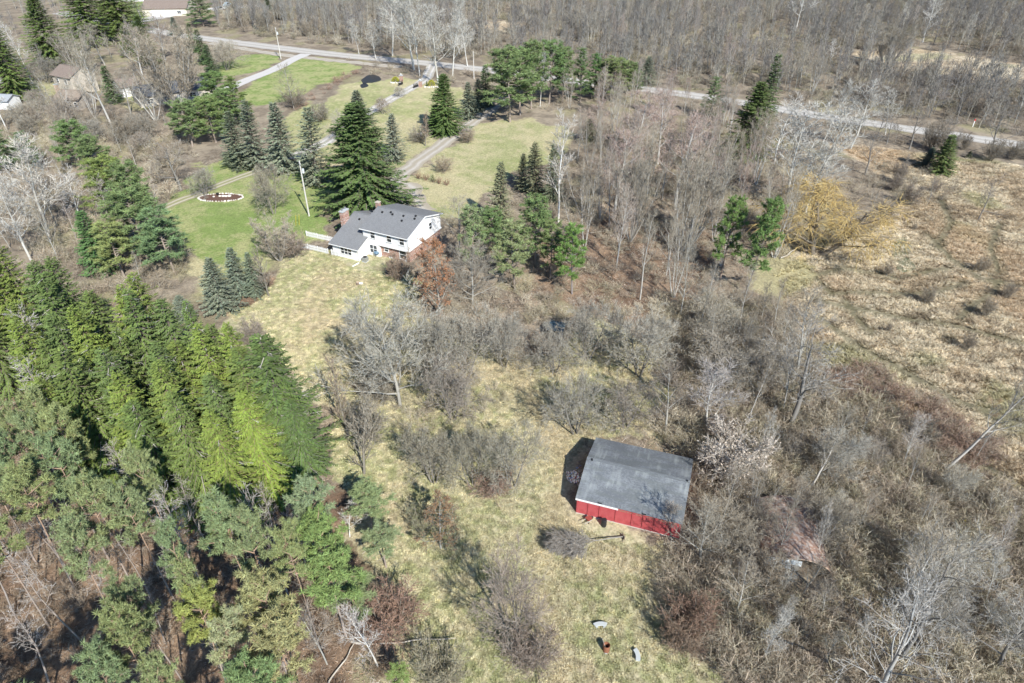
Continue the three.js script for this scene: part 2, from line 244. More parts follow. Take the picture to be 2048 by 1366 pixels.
// spruce: whorls of branches carrying needle sprays
function spruce(seed, o) {
  const r = rngOf(seed), T = new GB(), C = new GB(), H = o.h;
  T.tube([0, .25, .5, .75, 1].map(t => [Math.sin(t * 5 + seed) * .06 * t, -.25 + t * (H + .25) * .985, 0]), [1, .78, .55, .3, .06].map(k => k * o.r), 6, () => tone(o.bark, r, .15));
  let y = o.clear * H, a0 = r() * 6;
  while (y < H - .15) {
    const t = (y - o.clear * H) / (H * (1 - o.clear)), prof = Math.pow(1 - t, o.pow ?? .85) * (t < .08 ? .8 + t * 2.5 : 1), nb = Math.round((o.nb ?? 7) * (.65 + .45 * (1 - t)) + r() * 1.5);
    for (let b = 0; b < nb; b++) {
      a0 += 6.283 / nb + (r() - .5) * .5; const lump = 1 + (o.lump ?? .25) * 2 * (vn(Math.cos(a0) * 1.7 + seed * 3.1 + 40, y * .55 + Math.sin(a0) * 1.7) - .5); const bl = (o.R * prof * lump + .18) * (.7 + r() * .45), el = o.rise * t - o.droop * (1 - t) + (r() - .5) * .2;
      let d = nrm([Math.cos(a0) * Math.cos(el), Math.sin(el), Math.sin(a0) * Math.cos(el)]), p = [0, y + (r() - .5) * .3, 0]; const ns = bl > 1.2 ? 4 : 2, pts = [p], ds = [d];
      for (let s = 0; s < ns; s++) { d = nrm(add(d, [0, s < ns - 1 ? -o.bend : o.tip, 0])); p = add(p, d, bl / ns); pts.push(p); ds.push(d); }
      if (bl > .8) for (let s = 0; s < ns; s++) C.strip(pts[s], pts[s + 1], .045 * (1 - s / ns) + .015, .045 * (1 - (s + 1) / ns) + .012, nrm(crs(ds[s + 1], [0, 1, .2])), tone(o.wood, r, .2));
      const bt = tone(o.leaf, r, .18), m = Math.max(4, Math.round(bl * o.dens));
      for (let k = 0; k < m; k++) {
        const u = .12 + .88 * Math.pow((k + r()) / m, .8), f = Math.min(u, .999) * ns, i = Math.floor(f), at = add(add(pts[i], add(pts[i + 1], pts[i], -1), f - i), [0, (r() - .5) * .12, 0]), bd = ds[i + 1], side = nrm(crs(bd, [0, 1, 0])), sg = k % 2 ? 1 : -1;
        const sd = nrm([0, 1, 2].map(j => bd[j] * (.55 + r() * .5) + side[j] * sg * (.35 + r() * .75) + (j === 1 ? -o.hang * (.5 + r()) + (r() - .4) * .35 : 0)));
        const sl = o.sp * (.6 + r() * .7) * (.65 + .35 * (1 - u)), w = nrm(add(crs(sd, [0, 1, 0]), rdir(r), .55)), wd = sl * (.17 + r() * .1), tip = add(at, sd, sl), mid = add(at, sd, sl * .45), up = add(mid, [0, .05, 0]);
        const c = tone(bt, r, .22); C.tri(at, add(up, w, wd), tip, c); C.tri(at, tip, add(mid, w, -wd), c);
      }
    }
    if (o.dead && r() < o.dead) { const a = r() * 6.3, d = nrm([Math.cos(a), .1 - r() * .4, Math.sin(a)]), p = [0, y, 0], l = (o.R * prof + .3) * (.8 + r() * .4), q = add(p, d, l); T.strip(p, q, .04, .015, nrm(crs(d, [.2, 1, .1])), tone([.50, .47, .42], r, .2)); for (let k = 0; k < 4; k++) { const b = add(p, d, l * (.5 + r() * .5)), e = turned(d, .6 + r() * .5, r() * 6.3); T.strip(b, add(b, e, .3 + r() * .4), .02, 0, nrm(crs(e, rdir(r))), tone([.52, .49, .44], r, .2)); } }
    y += o.gap * (.8 + r() * .4) * (.55 + .55 * (1 - t));
  }
  return { trunk: T, crown: C };
}
function puff(C, r, c, rad, n, col, flat = .7) {
  const ct = tone(col, r, .2);
  for (let k = 0; k < n; k++) { const d = rdir(r); d[1] = d[1] * flat + .28; const u = nrm(d), w = nrm(crs(u, rdir(r))), l = rad * (.65 + r() * .6), s = rad * .085, p0 = add(c, u, rad * .08); C.tri(add(p0, w, s), add(p0, w, -s), add(c, u, l), tone(ct, r, .2)); }
}
// pine: bare bole with stubs, limbs and needle tufts
function pine(seed, o) {
  const r = rngOf(seed), T = new GB(), C = new GB(), H = o.h, bend = (r() - .5) * .5, pts = [], rd = [], N = 10;
  for (let s = 0; s <= N; s++) { const t = s / N; pts.push([bend * Math.sin(t * 2.6) + (r() - .5) * .08, -.25 + t * (H * .96 + .25), bend * .6 * Math.cos(t * 3 + seed)  - bend * .6 * Math.cos(seed)]); rd.push(o.r * (1 - t * .85)); }
  T.tube(pts, rd, 6, s => tone(s / N > .45 ? o.bark2 ?? o.bark : o.bark, r, .14));
  const at = t => { const f = clamp(t, 0, .999) * N, i = Math.floor(f); return add(pts[i], add(pts[i + 1], pts[i], -1), f - i); };
  for (let k = 0; k < (o.stubs ?? 14); k++) { const t = .25 + r() * (o.clear - .2), p = at(t), a = r() * 6.3, l = .4 + r() * 1.3, d = nrm([Math.cos(a), -.1 + r() * .4, Math.sin(a)]); T.strip(p, add(p, d, l), .03, .008, nrm(crs(d, [.1, 1, 0])), tone([.34, .31, .28], r, .2)); }
  let a0 = r() * 6;
  for (let k = 0; k < o.nl; k++) {
    const t = o.clear + (1 - o.clear) * Math.pow((k + r() * .6) / o.nl, .92), u = (t - o.clear) / (1 - o.clear), p = at(t); a0 += 2.4 + (r() - .5) * .6;
    const prof = o.cone ? (1.05 - u) * (u < .12 ? .75 : 1) : Math.sqrt(Math.max(.06, 1 - Math.pow(u * 1.25 - .42, 2) * 1.15)), bl = o.R * prof * (.75 + r() * .45), e0 = (o.cone ? .05 + u * .5 : -.05 + u * .85) + (r() - .5) * .3;
    let d = nrm([Math.cos(a0) * Math.cos(e0), Math.sin(e0), Math.sin(a0) * Math.cos(e0)]), q = p; const bp = [p], br = [.05 + bl * .018]; const ns = 4;
    for (let s = 0; s < ns; s++) { d = nrm(add(add(d, rdir(r), .22), [0, .1, 0])); q = add(q, d, bl / ns); bp.push(q); br.push((.05 + bl * .018) * (1 - (s + 1) / ns * .8)); }
    T.tube(bp, br, 3, () => tone(o.bark2 ?? o.bark, r, .15));
    const nsb = Math.max(3, Math.round(bl * o.subs));
    for (let s = 0; s < nsb; s++) {
      const f = (.3 + .7 * (s + r()) / nsb) * ns, i = Math.min(ns - 1, Math.floor(f)), b = add(bp[i], add(bp[i + 1], bp[i], -1), Math.min(1, f - i)), sd = turned(d, .5 + r() * .7, r() * 6.3); sd[1] = sd[1] * (o.cone ? .35 : .6) + .12; const sl = .35 + r() * .75 * (o.R / 2.8), e = add(b, sd, sl);
      C.strip(b, e, .022, .012, nrm(crs(sd, rdir(r))), tone(o.wood, r, .2));
      puff(C, r, e, o.pf * (.75 + r() * .5), o.np, o.leaf, o.cone ? .5 : .75); if (r() < .7) puff(C, r, add(b, sd, sl * .5), o.pf * (.6 + r() * .4), Math.round(o.np * .8), o.leaf, .6);
    }
    puff(C, r, q, o.pf, o.np, o.leaf);
  }
  puff(C, r, at(1), o.pf * 1.1, o.np, o.leaf);
  return { trunk: T, crown: C };
}
// thicket shrub, all stems from the ground
function shrubGeo(seed, o) {
  const r = rngOf(seed), C = new GB();
  for (let s = 0; s < o.stems; s++) {
    const a = r() * 6.3, e = .25 + r() * .75; let d = nrm([Math.cos(a) * e, 1, Math.sin(a) * e]), p = [Math.cos(a) * r() * o.w * .25, -.08, Math.sin(a) * r() * o.w * .25]; const l = o.h * (.55 + r() * .5), ns = 3; const pts = [p], ds = [d];
    for (let k = 0; k < ns; k++) { d = nrm(add(add(d, rdir(r), .28), [0, o.arch ?? -.06, 0])); const q = add(p, d, l / ns); C.strip(p, q, o.tw * (1.7 - k * .35), o.tw * (1.35 - k * .35), nrm(crs(d, rdir(r))), tone(o.bark, r, .25)); p = q; pts.push(p); ds.push(d); }
    for (let k = 0; k < o.n2; k++) {
      const f = (.25 + .75 * r()) * ns, i = Math.min(ns - 1, Math.floor(f)), b = add(pts[i], add(pts[i + 1], pts[i], -1), f - i), sd = turned(ds[i + 1], .4 + r() * .7, r() * 6.3), sl = l * (.2 + r() * .25), e2 = add(b, sd, sl);
      C.strip(b, e2, o.tw * .9, o.tw * .5, nrm(crs(sd, rdir(r))), tone(o.twig, r, .3));
      for (let m = 0; m < o.n3; m++) { const bb = add(b, sd, sl * (.2 + r() * .8)), td = turned(sd, .3 + r() * .8, r() * 6.3), tl = o.h * (.08 + r() * .14); C.strip(bb, add(bb, td, tl), o.tw * .65, 0, nrm(crs(td, rdir(r))), tone(o.twig, r, .35)); if (o.leaf && r() < o.leaf.p) { const q = add(bb, td, tl * .8), u = rdir(r), w = nrm(crs(u, rdir(r))), s2 = o.leaf.s * (.6 + r() * .8); C.quad(add(q, u, s2), add(q, w, s2 * .6), add(q, u, -s2), add(q, w, -s2 * .6), tone(o.leaf.c, r, .35)); } }
    }
  }
  return C;
}
const vc = new THREE.MeshStandardMaterial({ vertexColors: true, roughness: .95, side: THREE.DoubleSide });
const tints = {}; const tinted = (r, g2, b) => tints[[r, g2, b]] ??= new THREE.MeshStandardMaterial({ vertexColors: true, color: new THREE.Color().setRGB(r, g2, b), roughness: .95, side: THREE.DoubleSide });
const GREY = [.36, .345, .305], PALE = [.50, .485, .44], BROWN = [.23, .205, .165], WHITE = [.62, .605, .565], TWB = [.30, .268, .213], TWG = [.375, .355, .305], TWP = [.325, .275, .24], TWW = [.46, .44, .395];
const KINDS = {}; let protoTris = 0;
function kind(name, make, list) { KINDS[name] = list.map(o => { const b = make(o.seed, o), t = b.trunk.geo(), c = b.crown.geo(); c.computeBoundingBox(); const bb = c.boundingBox, q = c.attributes.position, ds = []; for (let i = 0; i < q.count; i += 3) ds.push(Math.hypot(q.getX(i), q.getZ(i))); ds.sort((x, y) => x - y); protoTris += t.index.count / 3 + c.index.count / 3; return { t, c, h: bb.max.y, rad: ds[Math.floor(ds.length * (o.pct ?? .93))] }; }); }
const vars = (base, seeds, f = () => ({})) => seeds.map((s, i) => ({ ...base, seed: s, ...f(i) }));
const dome = t => .55 + .75 * Math.sin(Math.min(1, t * 1.15) * Math.PI) ;
// spreading meadow / yard tree, very twiggy
kind('spread', bareTree, vars({ h: 11, r: .2, clear: .14, n: [20, 9, 8, 8], ang: [1.05, .75, .65], up: .07, gnarl: .2, l1: .46, ratio: .52, tl: .5, tw: .016, bark: GREY, twig: TWG, shape: t => .8 + .5 * (1 - t) }, [11, 12]));
kind('grey', bareTree, vars({ h: 15, r: .16, clear: .28, n: [13, 7, 6, 7], ang: [.8, .7, .65], up: .11, gnarl: .17, l1: .36, ratio: .5, tl: .6, tw: .0135, bark: GREY, twig: TWB }, [21, 22, 23]));
kind('slender', bareTree, vars({ h: 17, r: .16, clear: .42, n: [12, 6, 6, 5], ang: [.62, .65, .65], up: .14, gnarl: .14, l1: .28, ratio: .5, tl: .6, tw: .0125, bark: [.44, .42, .38], twig: TWB }, [31, 32, 33]));
kind('maple', bareTree, vars({ h: 17, r: .16, clear: .28, n: [15, 8, 6, 6], ang: [.7, .6, .6], up: .15, gnarl: .13, l1: .34, ratio: .5, tl: .6, tw: .0135, bark: [.44, .42, .385], twig: TWP }, [41, 42]));
kind('white', bareTree, vars({ h: 20, r: .16, clear: .26, n: [14, 7, 6, 7], ang: [.66, .65, .65], up: .13, gnarl: .17, l1: .3, ratio: .5, tl: .7, tw: .02, bark: PALE, twig: TWW, spot: .2 }, [51, 52, 53]));
kind('birch', bareTree, vars({ h: 16, r: .11, clear: .3, n: [12, 6, 5, 5], ang: [.62, .6, .6], up: .14, gnarl: .16, l1: .25, ratio: .5, tl: .5, tw: .016, bark: WHITE, twig: [.54, .515, .475], spot: .22 }, [61, 62]));
kind('fan', bareTree, vars({ h: 17, r: .12, stems: 15, splay: .34, clear: .22, n: [8, 5, 5, 4], ang: [.35, .5, .55], up: .12, gnarl: .1, l1: .24, ratio: .5, tl: .6, tw: .019, bark: [.36, .335, .295], twig: TWB }, [71, 72]));
kind('vase', bareTree, vars({ h: 17, r: .15, stems: 4, splay: .36, clear: .34, n: [9, 6, 6, 5], ang: [.6, .6, .6], up: .1, gnarl: .15, l1: .29, ratio: .5, tl: .6, tw: .0125, bark: [.47, .45, .41], twig: TWB }, [75, 76, 77]));
kind('apple', bareTree, vars({ h: 6, r: .13, stems: 3, splay: .55, clear: .18, n: [10, 8, 7, 6], ang: [.95, .85, .75], up: .02, gnarl: .3, l1: .5, ratio: .54, tl: .42, tw: .0145, bark: [.22, .20, .175], twig: [.31, .288, .24], shape: dome }, [81, 82, 83]));
kind('bush', bareTree, vars({ h: 4.6, r: .05, stems: 14, splay: .6, clear: .12, n: [9, 6, 7], ang: [.65, .7, .65], up: .03, gnarl: .2, l1: .32, ratio: .52, tl: .38, tw: .015, bark: BROWN, twig: TWB }, [91, 92, 93]));
kind('column', bareTree, vars({ h: 9, r: .08, clear: .12, n: [18, 7, 7], ang: [.34, .48, .55], up: .18, gnarl: .1, l1: .26, ratio: .42, tl: .45, tw: .016, bark: BROWN, twig: TWB }, [101]));
kind('gnarly', bareTree, vars({ h: 15, r: .27, clear: .28, n: [9, 7, 6, 6], ang: [.95, .85, .75], up: .07, gnarl: .32, l1: .5, ratio: .54, tl: .65, tw: .018, bark: [.22, .205, .185], twig: [.33, .31, .275] }, [111, 112]));
kind('sycamore', bareTree, vars({ h: 19, r: .3, clear: .22, n: [10, 7, 6, 6], ang: [1.0, .85, .75], up: .08, gnarl: .32, l1: .48, ratio: .52, tl: .6, tw: .017, bark: [.42, .405, .375], twig: [.42, .40, .37], spot: .35 }, [121]));
kind('snag', bareTree, vars({ h: 16, r: .13, clear: .5, n: [20, 6, 6], ang: [1.2, .8, .7], up: .02, gnarl: .22, l1: .16, ratio: .55, tl: .45, tw: .015, bark: [.33, .28, .245], twig: [.47, .44, .41] }, [131, 132]));
kind('fallen', bareTree, vars({ h: 8, r: .085, clear: .45, n: [16, 9, 9, 8], ang: [.5, .5, .5], up: .12, gnarl: .15, l1: .5, ratio: .5, tl: .5, tw: .015, bark: [.36, .33, .29], twig: [.25, .225, .195] }, [181]));
kind('willow', bareTree, vars({ h: 12, r: .34, stems: 3, splay: .5, clear: .25, n: [8, 7, 8, 9], ang: [.85, .75, .7], up: .06, gnarl: .24, l1: .58, ratio: .55, tl: 1.6, tw: .018, weep: true, bark: [.24, .205, .16], twig: [.50, .365, .145] }, [141]));
kind('rust', bareTree, vars({ h: 11, r: .14, clear: .1, n: [18, 7, 7, 6], ang: [1.05, .65, .6], up: .06, gnarl: .16, l1: .36, ratio: .5, tl: .4, tw: .012, bark: GREY, twig: TWB, shape: t => 1.1 - .75 * t, leaf: { p: .85, s: .085, c: [.32, .165, .085] } }, [151]));
kind('blossom', bareTree, vars({ h: 4.5, r: .05, stems: 14, splay: .65, clear: .12, n: [9, 6, 7], ang: [.65, .7, .65], up: .02, gnarl: .2, l1: .34, ratio: .52, tl: .38, tw: .015, bark: [.4, .36, .31], twig: [.46, .41, .35], leaf: { p: .5, s: .055, c: [.50, .43, .36] } }, [161]));
kind('olive', bareTree, vars({ h: 5, r: .06, stems: 11, splay: .55, clear: .12, n: [8, 6, 7], ang: [.65, .65, .65], up: .04, gnarl: .2, l1: .32, ratio: .5, tl: .38, tw: .014, bark: BROWN, twig: [.31, .29, .2], leaf: { p: .35, s: .05, c: [.22, .24, .10] } }, [171]));
const SW = [.2, .165, .13];
kind('norway', spruce, vars({ h: 19, r: .22, clear: .07, R: 3.9, pow: .62, gap: .56, nb: 7.5, rise: .5, droop: .22, bend: .1, tip: .3, dens: 13, sp: .52, hang: .45, lump: .5, dead: .35, bark: [.17, .14, .115], wood: SW, leaf: [.132, .18, .045] }, [201, 202, 203, 204], i => ({ pow: .6 + i * .06, hang: .3 + i * .09, gap: .52 + (i % 2) * .1, R: 3.7 + (i % 3) * .35 })));
kind('yew', spruce, vars({ h: 20, r: .3, clear: .02, R: 4.8, pow: .68, gap: .42, nb: 10, rise: .5, droop: .2, bend: .08, tip: .25, dens: 8.5, sp: .62, hang: .3, lump: .42, bark: [.2, .16, .13], wood: SW, leaf: [.095, .148, .04] }, [211]));
kind('blue', spruce, vars({ h: 13, r: .17, clear: .04, R: 3.1, pow: .78, gap: .44, nb: 8, rise: .5, droop: .12, bend: .03, tip: .12, dens: 8, sp: .56, hang: .14, lump: .4, bark: [.22, .19, .165], wood: SW, leaf: [.185, .215, .142] }, [221, 222]));
kind('thin', spruce, vars({ h: 14, r: .16, clear: .03, R: 2.0, pow: .68, gap: .46, nb: 8, rise: .5, droop: .15, bend: .06, tip: .15, dens: 7.5, sp: .6, hang: .2, bark: [.2, .17, .14], wood: SW, leaf: [.105, .165, .055] }, [231]));
kind('scots', pine, vars({ h: 17, r: .17, clear: .66, R: 2.7, nl: 20, subs: 5, pf: .5, np: 28, bark: [.33, .27, .23], bark2: [.36, .25, .18], wood: [.24, .18, .14], leaf: [.218, .262, .122], stubs: 26 }, [301, 302, 303, 304]));
kind('softpine', pine, vars({ h: 14, r: .17, clear: .3, R: 2.7, nl: 40, subs: 3.6, pf: .52, np: 24, bark: [.30, .25, .21], wood: [.24, .18, .14], leaf: [.165, .225, .085], stubs: 12 }, [321, 322]));
kind('whitepine', pine, vars({ h: 17, r: .22, clear: .1, R: 4.0, nl: 50, subs: 2.9, pf: .58, np: 20, cone: true, bark: [.22, .185, .16], wood: [.24, .19, .15], leaf: [.125, .185, .07], stubs: 4 }, [311, 312]));
console.log('prototype triangles', protoTris);
// ---------------------------------------------------------------- placing trees
const NAMES = { spread: 'bare_tree', grey: 'bare_tree', slender: 'bare_tree', maple: 'maple_tree', white: 'cottonwood_tree', birch: 'birch_tree', fan: 'multi_stem_tree', apple: 'apple_tree', bush: 'shrub', column: 'narrow_tree', gnarly: 'gnarled_tree', sycamore: 'sycamore_tree', snag: 'dead_tree', willow: 'willow_tree', rust: 'oak_tree', blossom: 'pale_shrub', olive: 'shrub', norway: 'spruce_tree', yew: 'spruce_tree', blue: 'blue_spruce', thin: 'spruce_tree', scots: 'pine_tree', softpine: 'pine_tree', vase: 'multi_stem_tree', fallen: 'bare_tree', whitepine: 'pine_tree' };
const CATS = { bush: 'shrub', blossom: 'shrub', olive: 'shrub', blue: 'tree' };
const RT = rngOf(99), used = [];
function setTree(k, x, z, h, label, group, o = {}) {
  const list = KINDS[k], P = list[o.v !== undefined ? o.v : Math.floor(RT() * list.length)], s = h / P.h, sx = o.d ? clamp(o.d / 2 / P.rad, s * .45, s * 2.2) : s * (o.wide ?? 1);
  const t = thing(NAMES[k], label, CATS[k] ?? 'tree', x, relief(x, z), z, RT() * 6.283, group);
  t.scale.set(sx, s, sx); if (!o.lean && h > 3) { t.rotation.x = (RT() - .5) * .08; t.rotation.z = (RT() - .5) * .08; } if (o.lean) { t.rotation.set(0, 0, 0); t.rotateOnWorldAxis(new THREE.Vector3(o.lean[1], 0, -o.lean[0]).normalize(), Math.hypot(...o.lean)); }
  const m = o.tint ? tinted(...o.tint) : vc;
  part('trunk', P.t, o.bark ? tinted(...o.bark) : vc, t); part('crown', P.c, m, t);
  used.push([x, z, sx * P.rad]); return t;
}
// by base and top rows of the survey picture, w = crown width there
function tb(k, bx_, by_, ty, w, label, o = {}) { const [x, z] = g(bx_, by_), h = Math.max(1, heightTo(x, z, ty)); return setTree(k, x, z, h, label, o.group, { ...o, d: w ? w / FOC * depthAt(x, z, h * .6) : 0 }); }
// by crown point at height y
function tc(k, px, py, y, h, w, label, o = {}) { const [x, z] = g(px, py, y); return setTree(k, x, z, h, label, o.group, { ...o, d: w ? w / FOC * depthAt(x, z, y) : 0 }); }
const clearOf = []; // footprints kept free of brush: [x, z, radius]
// ---------------------------------------------------------------- buildings
function prism(profile, x0, x1) { // profile in (z, y), run along x
  const s = new THREE.Shape(profile.map(([z, y]) => new THREE.Vector2(-z, y))), q = new THREE.ExtrudeGeometry(s, { depth: x1 - x0, bevelEnabled: false }); q.rotateY(Math.PI / 2); q.translate(x0, 0, 0); return q;
}
function slab(x0, x1, z0, y0, z1, y1, th) { // sloping board from (z0, y0) to (z1, y1)
  const L = Math.hypot(z1 - z0, y1 - y0), nz = -(y1 - y0) / L, ny = (z1 - z0) / L, k = ny < 0 ? -1 : 1;
  return prism([[z0, y0], [z1, y1], [z1 + nz * k * th, y1 + ny * k * th], [z0 + nz * k * th, y0 + ny * k * th]], x0, x1);
}
// uv in metres, taken from the face's own plane
function metreUV(q, s = 1) { const p = q.attributes.position, n = q.attributes.normal, uv = []; for (let i = 0; i < p.count; i++) { const ax = Math.abs(n.getX(i)), az = Math.abs(n.getZ(i)), ay = Math.abs(n.getY(i)); if (ax > .6) uv.push(p.getZ(i) / s, p.getY(i) / s); else if (ay > .6) uv.push(p.getX(i) / s, p.getZ(i) / s); else uv.push(p.getX(i) / s, p.getY(i) / s); } q.setAttribute('uv', new THREE.Float32BufferAttribute(uv, 2)); return q; }
const sidingTex = dataTex(64, 256, (i, j) => { const b = (j % 32) / 32, n = NT[(i * 91 + (j >> 5) * 577) & 65535], v = .80 + n * .03 - (b < .08 ? .1 : 0); return [v, v, v * .985]; });
const sidingBump = dataTex(16, 256, (i, j) => { const b = (j % 32) / 32; return [1 - b, 1 - b, 1 - b]; }, false);
const siding = new THREE.MeshStandardMaterial({ map: sidingTex, bumpMap: sidingBump, bumpScale: .012, roughness: .55 });
const brickTex = dataTex(256, 256, (i, j) => { const row = Math.floor(j / 16), off = row % 2 ? 16 : 0, col = Math.floor((i + off) / 32), u = (i + off) % 32, v = j % 16; if (u < 3 || v < 3) return [.47, .43, .39]; const n = NT[(row * 37 + col * 811) & 65535], f = NT[(i * 13 + j * 997) & 65535]; const c = n > .82 ? [.50, .40, .34] : n < .2 ? [.22, .10, .075] : mix([.33, .145, .095], [.45, .22, .15], n); const s = .85 + f * .3; return [c[0] * s, c[1] * s, c[2] * s]; });
const brick = new THREE.MeshStandardMaterial({ map: brickTex, roughness: .9 });
const shTex = (a, b) => dataTex(512, 512, (i, j) => { const row = Math.floor(j / 12), w = 18 + NT[row * 7 & 65535] * 0, col = Math.floor((i + (row % 2) * 9) / w), n = NT[(row * 131 + col * 17) & 65535], p = fbm(i * .02, j * .02, 3), f = NT[(i * 31 + j * 557) & 65535]; const c = mix(a, b, clamp(n * .55 + p * .5)); const s = (.8 + .4 * f) * (j % 12 < 2 ? .72 : 1); return [c[0] * s, c[1] * s, c[2] * s]; });
const shGrey = new THREE.MeshStandardMaterial({ map: shTex([.17, .175, .182], [.255, .26, .267]), roughness: .92 });
const shBrown = new THREE.MeshStandardMaterial({ map: shTex([.19, .145, .12], [.29, .235, .2]), roughness: .92 });
const shTan = new THREE.MeshStandardMaterial({ map: shTex([.24, .185, .145], [.35, .29, .235]), roughness: .92 });
const shDark = new THREE.MeshStandardMaterial({ map: shTex([.075, .085, .10], [.14, .15, .17]), roughness: .9 });
const white = std(.8, .8, .79, .5), trim = std(.74, .73, .71, .6), glass = new THREE.MeshPhysicalMaterial({ color: new THREE.Color().setRGB(.03, .038, .045), roughness: .06, metalness: 0, clearcoat: .6 }), curtain = std(.62, .64, .66, .5), darkIn = std(.03, .028, .026, .9), metalG = std(.42, .43, .44, .45, { metalness: .6 }), black = std(.02, .02, .022, .5), stone = std(.58, .55, .5, .9), woodP = std(.50, .455, .40, .9), rustM = std(.26, .105, .055, .85), tanWall = std(.52, .46, .38, .9), blueM = std(.06, .13, .2, .6), yellow = std(.65, .52, .03, .5), conc = std(.46, .48, .475, .85);
// a window set proud in a wall that faces +z (face = 'z') or +x
function windowOn(P, face, cx, cy, at, w, h, panes = 1, pm = glass, sash = true) {
  const f = new THREE.Group(); f.name = 'window'; f.position.set(face === 'z' ? cx : at, cy, face === 'z' ? at : cx); if (face === 'x') f.rotation.y = Math.PI / 2; P.add(f);
  const t = .09; box('frame', w + t * 2, t, .1, 0, h / 2 + t / 2, .03, white, f); box('sill', w + t * 2 + .1, t, .16, 0, -h / 2 - t / 2, .06, white, f); for (const s of [-1, 1]) box('frame', t, h, .1, s * (w / 2 + t / 2), 0, .03, white, f);
  const pw = w / panes; for (let k = 0; k < panes; k++) { box('pane', pw - .04, h - .02, .03, -w / 2 + pw * (k + .5), 0, .012, pm, f); if (k) box('mullion', .08, h, .08, -w / 2 + pw * k, 0, .045, white, f); }
  if (sash) box('sash_bar', w, .06, .07, 0, 0, .05, white, f); return f;
}
{ // ---- white two-storey house
  const H = thing('house', 'white two-storey house with grey shingle roof, brick base and two chimneys', 'house', -26.65, .03, -111.34, Math.atan2(-.436, .9));
  clearOf.push([-22, -114, 10]);
  part('upper_wall', metreUV(prism([[0, 2.6], [0, 5.28], [-5.5, 6.9], [-11, 5.28], [-11, 2.6]], 0, 9.5)), siding, H);
  part('brick_wall', metreUV(prism([[-.5, -.3], [-.5, 2.6], [-11, 2.6], [-11, -.3]], 3.2, 9.25), 2), brick, H);
  part('lower_wall', metreUV(prism([[.003, -.3], [.003, 2.6], [-10.9, 2.6], [-10.9, -.3]], 0, 3.2)), siding, H);
  part('wing_wall', metreUV(prism([[2.85, -.3], [2.85, 2.5], [-4.8, 5.15], [-10.9, 3.0], [-10.9, -.3]], -5, -.004)), siding, H);
  part('wing_wall', metreUV(prism([[2.85, -.3], [2.85, 2.5], [.01, 3.48], [.01, -.3]], -.004, .65)), siding, H);
  const r1 = part('roof', mergeGeometries([metreUV(slab(-.3, 9.85, .45, 5.2, -5.5, 6.95, .16), 4), metreUV(slab(-.3, 9.85, -5.5, 6.95, -11.45, 5.2, .16), 4)]), shGrey, H);
  const r2 = part('wing_roof', mergeGeometries([metreUV(slab(-5.35, -.005, 3.3, 2.42, -4.8, 5.25, .15), 4), metreUV(slab(-.005, .98, 3.3, 2.42, .02, 3.57, .15), 4), metreUV(slab(-5.35, -.005, -4.8, 5.25, -11.3, 2.97, .15), 4)]), shGrey, H);
  box('ridge_cap', 10.15, .06, .34, 4.775, 7.12, -5.5, shGrey, r1); box('ridge_cap', 5.34, .06, .34, -2.68, 5.42, -4.8, shGrey, r2);
  box('gutter', 10.15, .13, .12, 4.775, 5.19, .52, white, H); box('gutter', 6.33, .12, .12, -2.185, 2.42, 3.37, white, H); box('corner_trim', .14, 2.6, .14, 9.5, 3.95, .0, white, H); box('band_trim', 6.35, .2, .12, 6.38, 2.58, .03, white, H); box('band_trim', .12, .2, 11.05, 9.56, 2.58, -5.5, white, H);
  part('rake_trim', slab(9.853, 9.93, .45, 5.16, -5.5, 6.91, .22), white, H); part('rake_trim', slab(9.853, 9.93, -5.5, 6.91, -11.45, 5.16, .22), white, H);
  for (const u of [2.1, 5.6, 8.25]) windowOn(H, 'z', u, 4.3, .0, .92, 1.3);
  windowOn(H, 'z', 4.4, 1.75, -.5, .8, .95); windowOn(H, 'z', 7.9, 1.45, -.5, 1.35, 1.7); windowOn(H, 'z', 1.95, 1.5, .004, 1.5, 1.5, 2); windowOn(H, 'z', -2.0, 1.45, 2.85, 2.3, 1.15, 3); windowOn(H, 'x', 1.35, 1.5, .65, 1.3, 1.15, 2, curtain);
  windowOn(H, 'x', -2.9, 4.3, 9.5, .85, 1.25, 1, curtain); windowOn(H, 'x', -7.4, 4.4, 9.5, .85, 1.25, 1);
  for (const [x, z] of [[5.2, -.45], [8.2, -.45]]) { box('basement_vent', .7, .28, .08, x, .25, z, white, H); }
  const ch = box('chimney', .75, 7.3, 1.7, -5.5, 2.9, -2.2, brick, H); metreUV(ch.geometry = ch.geometry.clone(), 2); box('chimney_cap', .95, .16, 1.9, 0, 3.73, 0, conc, ch); for (const z of [-.4, .4]) part('flue', new THREE.CylinderGeometry(.17, .19, .45, 10), metalG, ch, 0, 4.0, z);
  const c2 = box('chimney', .7, 2.2, .7, -.6, 6.5, -6.1, brick, H); metreUV(c2.geometry = c2.geometry.clone(), 2); box('chimney_cap', .86, .12, .86, 0, 1.16, 0, tanWall, c2);
  for (const [x, z] of [[1.6, -4.2], [3.2, -4.6], [3.8, -4.2], [6.0, -4.4], [8.4, -4.3], [8.2, -5.0], [6.4, -3.2], [-3.0, -3.2]]) { const main = x > 0, y = main ? 5.2 + (.45 - z) / 5.95 * 1.75 : 2.42 + (3.3 - z) / 8.1 * 2.83; box('roof_vent', .28, .3, .28, x, y + .28, z, black, main ? r1 : r2); }
  part('downspout', new THREE.CylinderGeometry(.05, .05, 2.4, 6), white, H, .72, 1.2, 2.95);
}
